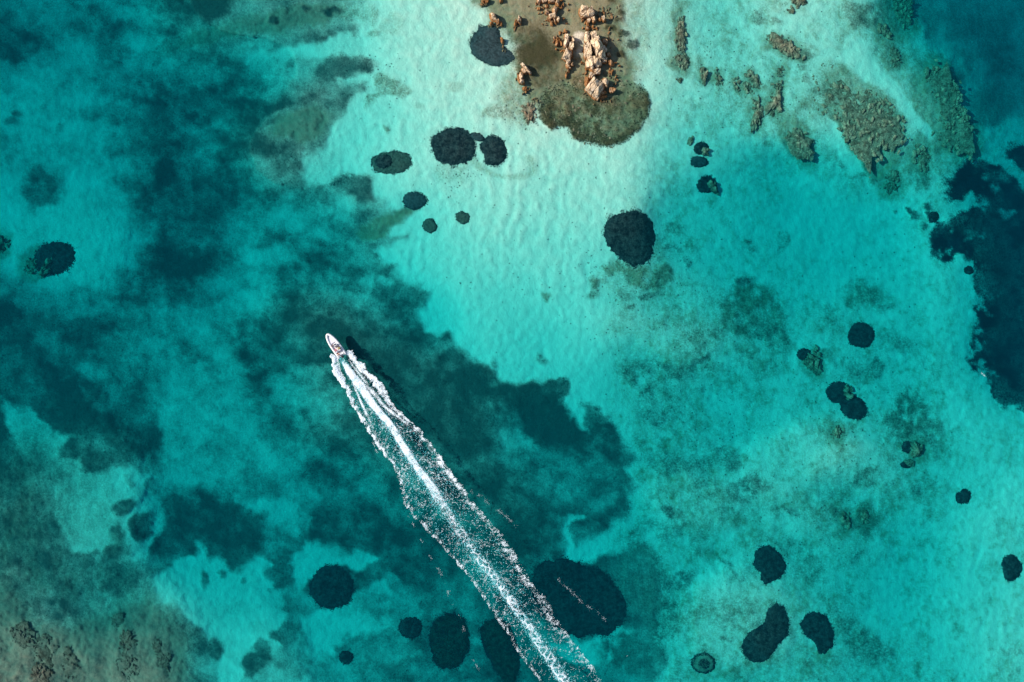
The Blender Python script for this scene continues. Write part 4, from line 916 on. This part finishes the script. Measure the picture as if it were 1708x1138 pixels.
def person(label, x, y, shirt, hair, legs, stand=False, face=0.0, seat=.73):
    """seated or standing figure; x right, y forward in the boat's frame"""
    m, nt, b = new_mat('person_skin_and_clothes'); b.inputs['Roughness'].default_value = .8; b.inputs['Specular IOR Level'].default_value = .2
    tc = N(nt, 'ShaderNodeTexCoord'); sp = N(nt, 'ShaderNodeSeparateXYZ'); nt.links.new(tc.outputs['Object'], sp.inputs[0])
    zc = ramp(nt, math_n(nt, 'ADD', sp.outputs[2], .3), [(0, legs), (.36, legs), (.361, shirt), (.80, shirt), (.801, (.50, .30, .21))])
    zc.node.color_ramp.interpolation = 'CONSTANT'
    ax = math_n(nt, 'ABSOLUTE', sp.outputs[0]); arm = math_n(nt, 'GREATER_THAN', ax, .25)
    nt.links.new(mixc(nt, arm, zc, (.50, .30, .21)), b.inputs['Base Color'])
    hip = 0.0 if not stand else .35
    J = [(0, 0, .05, .15, .12), (0, -.02, .28, .14, .11), (0, -.02, .46, .17, .12), (0, 0, .56, .06, .06), (0, .02, .68, .095, .105), (0, .02, .78, .07, .08),
         (-.19, -.01, .47, .055, .055), (-.29, .08, .27, .045, .045), (-.24, .30, .18, .035, .035), (.19, -.01, .47, .055, .055), (.29, .08, .27, .045, .045), (.24, .30, .18, .035, .035)]
    if stand: J += [(-.10, 0, 0, .09, .09), (-.11, .02, -.38, .06, .06), (-.11, -.02, -.78, .045, .045), (.10, 0, 0, .09, .09), (.11, .02, -.38, .06, .06), (.11, -.02, -.78, .045, .045)]
    else: J += [(-.10, .04, .02, .09, .09), (-.13, .42, .05, .065, .065), (-.13, .46, -.36, .045, .045), (.10, .04, .02, .09, .09), (.13, .42, .05, .065, .065), (.13, .46, -.36, .045, .045)]
    E_ = [(0, 1), (1, 2), (2, 3), (3, 4), (4, 5), (2, 6), (6, 7), (7, 8), (2, 9), (9, 10), (10, 11), (0, 12), (12, 13), (13, 14), (0, 15), (15, 16), (16, 17)]
    me = bpy.data.meshes.new('person'); me.from_pydata([j[:3] for j in J], E_, [])
    o = bpy.data.objects.new('person', me); COL.objects.link(o); me.materials.append(m)
    sk = o.modifiers.new('skin', 'SKIN'); sk.use_smooth_shade = True
    for i, sv in enumerate(me.skin_vertices[0].data): sv.radius = J[i][3:5]; sv.use_root = (i == 0)
    o.modifiers.new('sub', 'SUBSURF').render_levels = 1; o.modifiers['sub'].levels = 1
    bm = bmesh.new(); bmesh.ops.create_icosphere(bm, subdivisions=2, radius=.115); bmesh.ops.scale(bm, vec=(.95, 1.1, .95), verts=bm.verts)
    bmesh.ops.bisect_plane(bm, geom=bm.verts[:] + bm.edges[:] + bm.faces[:], plane_co=(0, .02, 0), plane_no=(0, .8, -.6), clear_outer=True)
    bmesh.ops.translate(bm, vec=(0, .01, .73), verts=bm.verts)
    from_bm('hair', bm, simple('hair', hair, .8, .2), o, True)
    loc = boat.matrix_basis @ Vector((x, y, seat if not stand else .30 + .82))
    o.location = loc; o.rotation_euler = (0, 0, math.radians(34.6) + face)
    tag(o, label, 'person', 'people aboard the speedboat')
bpy.context.view_layer.update()
person('dark haired person at the left of the boat console facing the bow', -.36, .42, (.42, .16, .13), (.02, .014, .01), (.08, .07, .12), True)
person('person at the wheel behind the windscreen', .26, -.28, (.10, .03, .035), (.015, .01, .008), (.05, .05, .07), True)
person('person in a pink top seated on the left of the bench', -.40, -.86, (.75, .26, .34), (.10, .05, .03), (.55, .2, .22))
person('person in a yellow top seated on the right of the bench', .42, -.86, (.78, .58, .04), (.03, .02, .015), (.06, .06, .05))
person('person in an orange top on the stern seat', -.45, -1.88, (.60, .20, .07), (.05, .025, .015), (.10, .05, .04), seat=.66)

# ------------------------------------------------------------------ wake foam
ROWS = [((568,596),(552,590),(582,582)),((584,621),(554,621),(611,612)),((598,642),(574,649),(638,642)),((623,676),(590,682),(662,682)),((649,706),(612,716),(693,710)),((673,747),(634,751),(731,752)),
 ((696,781),(655,778),(751,783)),((717,809),(665,806),(770,806)),((739,844),(676,848),(794,840)),((775,899),(718,893),(843,896)),((806,942),(764,943),(871,941)),((832,975),(790,975),(893,975)),((855,1009),(812,1008),(918,1006)),
 ((880,1044),(836,1044),(938,1044)),((905,1082),(858,1083),(968,1080)),((928,1119),(886,1117),(988,1105)),((945,1145),(905,1142),(1002,1128)),((972,1190),(935,1188),(1026,1172)),((1040,1300),(1010,1300),(1085,1285))]
RC = np.array([r[0] for r in ROWS], float); RL = np.array([r[1] for r in ROWS], float); RR = np.array([r[2] for r in ROWS], float)
def rowi(A_, u):
    i = np.clip(u.astype(int), 0, len(A_) - 2); f = (u - i)[:, None]
    # catmull-rom
    p0 = A_[np.clip(i - 1, 0, None)]; p1 = A_[i]; p2 = A_[i + 1]; p3 = A_[np.clip(i + 2, None, len(A_) - 1)]
    return .5 * ((2 * p1) + (-p0 + p2) * f + (2 * p0 - 5 * p1 + 4 * p2 - p3) * f ** 2 + (-p0 + 3 * p1 - 3 * p2 + p3) * f ** 3)
def wake_xy(u, v):
    C = rowi(RC, u); E2 = np.where((v < 0)[:, None], rowi(RL, u), rowi(RR, u))
    return C + (E2 - C) * np.abs(v)[:, None]
def bell(x, c, w): return np.exp(-((x - c) / w) ** 2)
def lace(X, Y, cell, seed):
    """0 on cell borders, grows inside (2-d Worley F2-F1)"""
    gx_, gy_ = X / cell, Y / cell; ix, iy = np.floor(gx_), np.floor(gy_)
    f1 = np.full(X.shape, 9.0); f2 = np.full(X.shape, 9.0)
    for dx in (-1, 0, 1):
        for dy in (-1, 0, 1):
            cx_, cy_ = ix + dx, iy + dy
            d = np.hypot(cx_ + lattice(cx_, cy_, seed) - gx_, cy_ + lattice(cx_, cy_, seed + 1) - gy_)
            f2 = np.where(d < f1, f1, np.minimum(f2, d)); f1 = np.minimum(f1, d)
    return f2 - f1
def flakes(name, XY, rad, z, mat, parent=None, seed=1, stretch=None, puff=.35):
    r = np.random.default_rng(seed); n = len(XY); m = 6
    k = S * (H - z) / H; P = np.column_stack([(XY[:, 0] - CX) * k, (CY - XY[:, 1]) * k, z])
    th = np.arange(m)[None, :] * (2 * math.pi / m) + r.uniform(0, 6.28, (n, 1)); rr = rad[:, None] * r.uniform(.5, 1.25, (n, m))
    ox, oy = np.cos(th) * rr, np.sin(th) * rr
    if stretch is not None:   # (angle, factor)
        a, fct = stretch; c, s = np.cos(a)[:, None], np.sin(a)[:, None]
        lx, ly = (ox * c + oy * s) * fct[:, None], (-ox * s + oy * c) / np.sqrt(fct)[:, None]
        ox, oy = lx * c - ly * s, lx * s + ly * c
    rim = np.stack([P[:, None, 0] + ox, P[:, None, 1] + oy, P[:, None, 2] + 0 * ox + rad[:, None] * .05 * r.uniform(-1, 1, (n, m))], -1)
    top = P + np.column_stack([np.zeros(n), np.zeros(n), rad * puff * r.uniform(.4, 1.2, n)])
    V = np.concatenate([top[:, None, :], rim], 1).reshape(-1, 3)
    b = (np.arange(n) * (m + 1))[:, None]; i = np.arange(m)[None, :]
    F = np.stack([b + 0 * i, b + 1 + i, b + 1 + (i + 1) % m], -1).reshape(-1, 3)
    return mesh_np(name, V, F, mat, parent)
n = 1300000
u = rng.uniform(0, 17.4, n); v = rng.uniform(-1.12, 1.12, n)
XY = wake_xy(u, v); X, Y = XY[:, 0], XY[:, 1]
ue = .02 + .06 * fbm(X, Y, 14, 4, 81) + np.interp(u, [0, 3, 6], [.13, .12, 0]) * fbm(X, Y, 7, 4, 84)                       # ragged outer edge
av = np.abs(v) + ue
W1 = sstep(-.1, .15, u)
band = np.zeros(n)
near = sstep(3.4, 2.4, u)
left = v < 0
bw = np.where(left, np.interp(u, [0, 1, 2, 3, 4, 6, 9, 13, 17], [.62, .50, .30, .18, .12, .11, .13, .13, .12]), np.interp(u, [0, 1, 2, 3, 4, 6, 8, 9, 13, 17], [.55, .46, .34, .18, .15, .18, .20, .26, .24, .2]))
bd = np.where(left, np.interp(u, [0, 2, 3.5, 5, 8, 10, 12, 15, 17], [1, 1, 1, .92, .85, .66, .46, .3, .18]), np.interp(u, [0, 2, 3, 5, 6, 8, 10, 13, 15, 17], [1, 1, .9, 1, .85, .7, .7, .5, .26, .12]))
band = bd * sstep(1 - bw - .10, 1 - bw * .55, av) * sstep(1.02, .95, av)
cw = np.interp(u, [0, .6, 1.5, 2, 3, 4, 6, 9, 12, 15, 17], [.16, .20, .26, .27, .22, .17, .15, .15, .17, .20, .22])
cv = v + .03 * fbm(X, Y, 20, 3, 82)
core = sstep(cw * 1.15, cw * .55, np.abs(cv)) * np.interp(u, [0, .3, .8, 4, 7, 10, 17], [.15, .5, 1, .9, .7, .62, .5])
fan = sstep(1.7, 2.4, u) * sstep(4.6, 3.0, u) * np.clip(bell(v, .30 + .22 * (u - 2), .10), 0, 1) * .75 + sstep(1.6, 2.2, u) * sstep(4.4, 3.0, u) * bell(v, -.30 - .22 * (u - 2), .05) * .75
spray = sstep(.2, .9, u) * sstep(2.3, 1.4, u) * bell(v, .38, .06) * .5
fa = math.radians(54) - np.sign(v) * 1.0
streak = .35 + 1.25 * fbm((X * np.cos(fa) + Y * np.sin(fa)) * .5, (-X * np.sin(fa) + Y * np.cos(fa)) * 1.0, 4.2, 3, 83)
field = np.interp(u, [0, 2, 3, 4, 6, 9, 12, 15, 17], [.01, .03, .08, .13, .14, .11, .08, .05, .03]) * sstep(1.0, .8, av) * np.clip(streak, 0, 1.6)
lc = lace(X, Y, 9.5, 5); holes = sstep(.08, .28, lc) * sstep(5.5, 9.5, u)
core = core * (1 - .93 * holes)
bl = lace(X, Y, 6.0, 15)
band = band * (1 - sstep(4, 8, u) * .6 * sstep(.16, .5, bl)) * (1 - sstep(2.2, 3.6, u) * np.clip(.9 - streak, 0, .9))
field = field * (1 - .75 * sstep(.15, .45, bl))
dens = np.maximum.reduce([band, core, fan, spray, field])
dens = dens * np.clip(.78 + .55 * fbm(X, Y, 6.5, 4, 85), .12, 1.1)
# unpeeled water right behind the transom
dens *= 1 - .9 * sstep(.75, .2, u) * sstep(.45, .3, np.abs(v))
area = np.linalg.norm(rowi(RL, u) - rowi(RR, u), axis=1) / 90.0
keep = rng.uniform(0, 1, n) < dens ** 1.15 * np.clip(area, .25, 1.2) * .46
u, v, X, Y, dens = u[keep], v[keep], X[keep], Y[keep], dens[keep]
rad = rng.uniform(.022, .055, len(u)) + .06 * np.clip(dens - .5, 0, 1) * rng.uniform(0, 1.6, len(u)) * sstep(10, 3, u)
z = .03 + .05 * rng.uniform(0, 1, len(u)) + .42 * sstep(3.2, .3, u) * sstep(.45, .8, np.abs(v)) * rng.uniform(0, 1, len(u)) ** 2 + .18 * sstep(6, 1, u) * sstep(.3, 0, np.abs(v)) * rng.uniform(0, 1, len(u))
ang = np.full(len(u), math.radians(-54)) + rng.normal(0, .35, len(u)) + np.where(np.abs(v) > .25, np.sign(v) * 1.0, 0)
foam = flakes('wake_foam', np.column_stack([X, Y]), rad, z, M['foam'], seed=6, stretch=(ang, rng.uniform(1, 3.2, len(u))))
tag(foam, 'long white trail of foam and spray behind the speedboat', 'wake', kind='stuff')
# bubbles stirred under the surface
n = 220000
u = rng.uniform(.1, 17.4, n); v = rng.uniform(-1, 1, n)
XY = wake_xy(u, v)
den = sstep(.36, .05, np.abs(v)) * np.interp(u, [0, 1, 6, 17], [.5, .8, .7, .6]) + .14 * sstep(1, .7, np.abs(v)) * sstep(1, 3, u) * sstep(16, 7, u)
k = rng.uniform(0, 1, n) < den * .32
bub = flakes('bubble_cloud', XY[k], rng.uniform(.03, .08, k.sum()), -rng.uniform(.4, 1.6, k.sum()), M['foam'], foam, seed=8, puff=.2)
tag(bub, kind='stuff')
# outlying crests
def crest(pts, label, dens=.7, seed=1, w=1.1):
    r = np.random.default_rng(seed); P = np.array(pts, float); seg = np.linalg.norm(np.diff(P, axis=0), axis=1); n = int(seg.sum() * 6 * dens)
    t = r.uniform(0, seg.sum(), n); cum = np.concatenate([[0], np.cumsum(seg)]); i = np.clip(np.searchsorted(cum, t) - 1, 0, len(seg) - 1); f = (t - cum[i]) / seg[i]
    Q = P[i] * (1 - f)[:, None] + P[i + 1] * f[:, None]
    k = fbm(Q[:, 0] + seed * 50, Q[:, 1], 7, 3, seed) > .10
    Q = Q[k] + r.normal(0, w, (k.sum(), 2)) * r.uniform(.2, 2.2, (k.sum(), 1))
    o = flakes('foam_streak', Q, r.uniform(.014, .034, len(Q)), np.full(len(Q), .05), M['foam'], seed=seed, stretch=(np.full(len(Q), math.radians(-48)), r.uniform(1, 2.2, len(Q))))
    tag(o, label, 'foam', kind='stuff')
crest([(786,820),(803,828),(817,842),(830,851),(845,862),(858,875),(873,891)], 'thin broken foam line to the right of the middle wake', .8, 3)
crest([(926,962),(940,976),(957,990),(970,1005),(985,1015),(998,1022),(1012,1036)], 'faint foam line crossing the largest dark patch', .7, 4)
crest([(676,855),(688,873),(697,890),(706,908)], 'thin foam line leaving the left edge of the wake', .9, 5, .7)
crest([(706,908),(722,935),(737,960),(748,990),(757,1010),(765,1025),(772,1045),(777,1066),(784,1090),(800,1120),(812,1140)], 'sparse foam line over the mottled oval patch', .6, 6, .9)
crest([(621,735),(626,748),(631,760)], 'short foam line at the left edge of the upper wake', 1.0, 7, .6)
crest([(1043,1090),(1055,1105),(1070,1120),(1080,1135)], 'short faint foam line near the bottom rim', .4, 8, .8)
crest([(1637,622),(1640,625),(1643,628)], 'tiny white fleck at the rim of the navy meadow', 1.4, 9, .5)
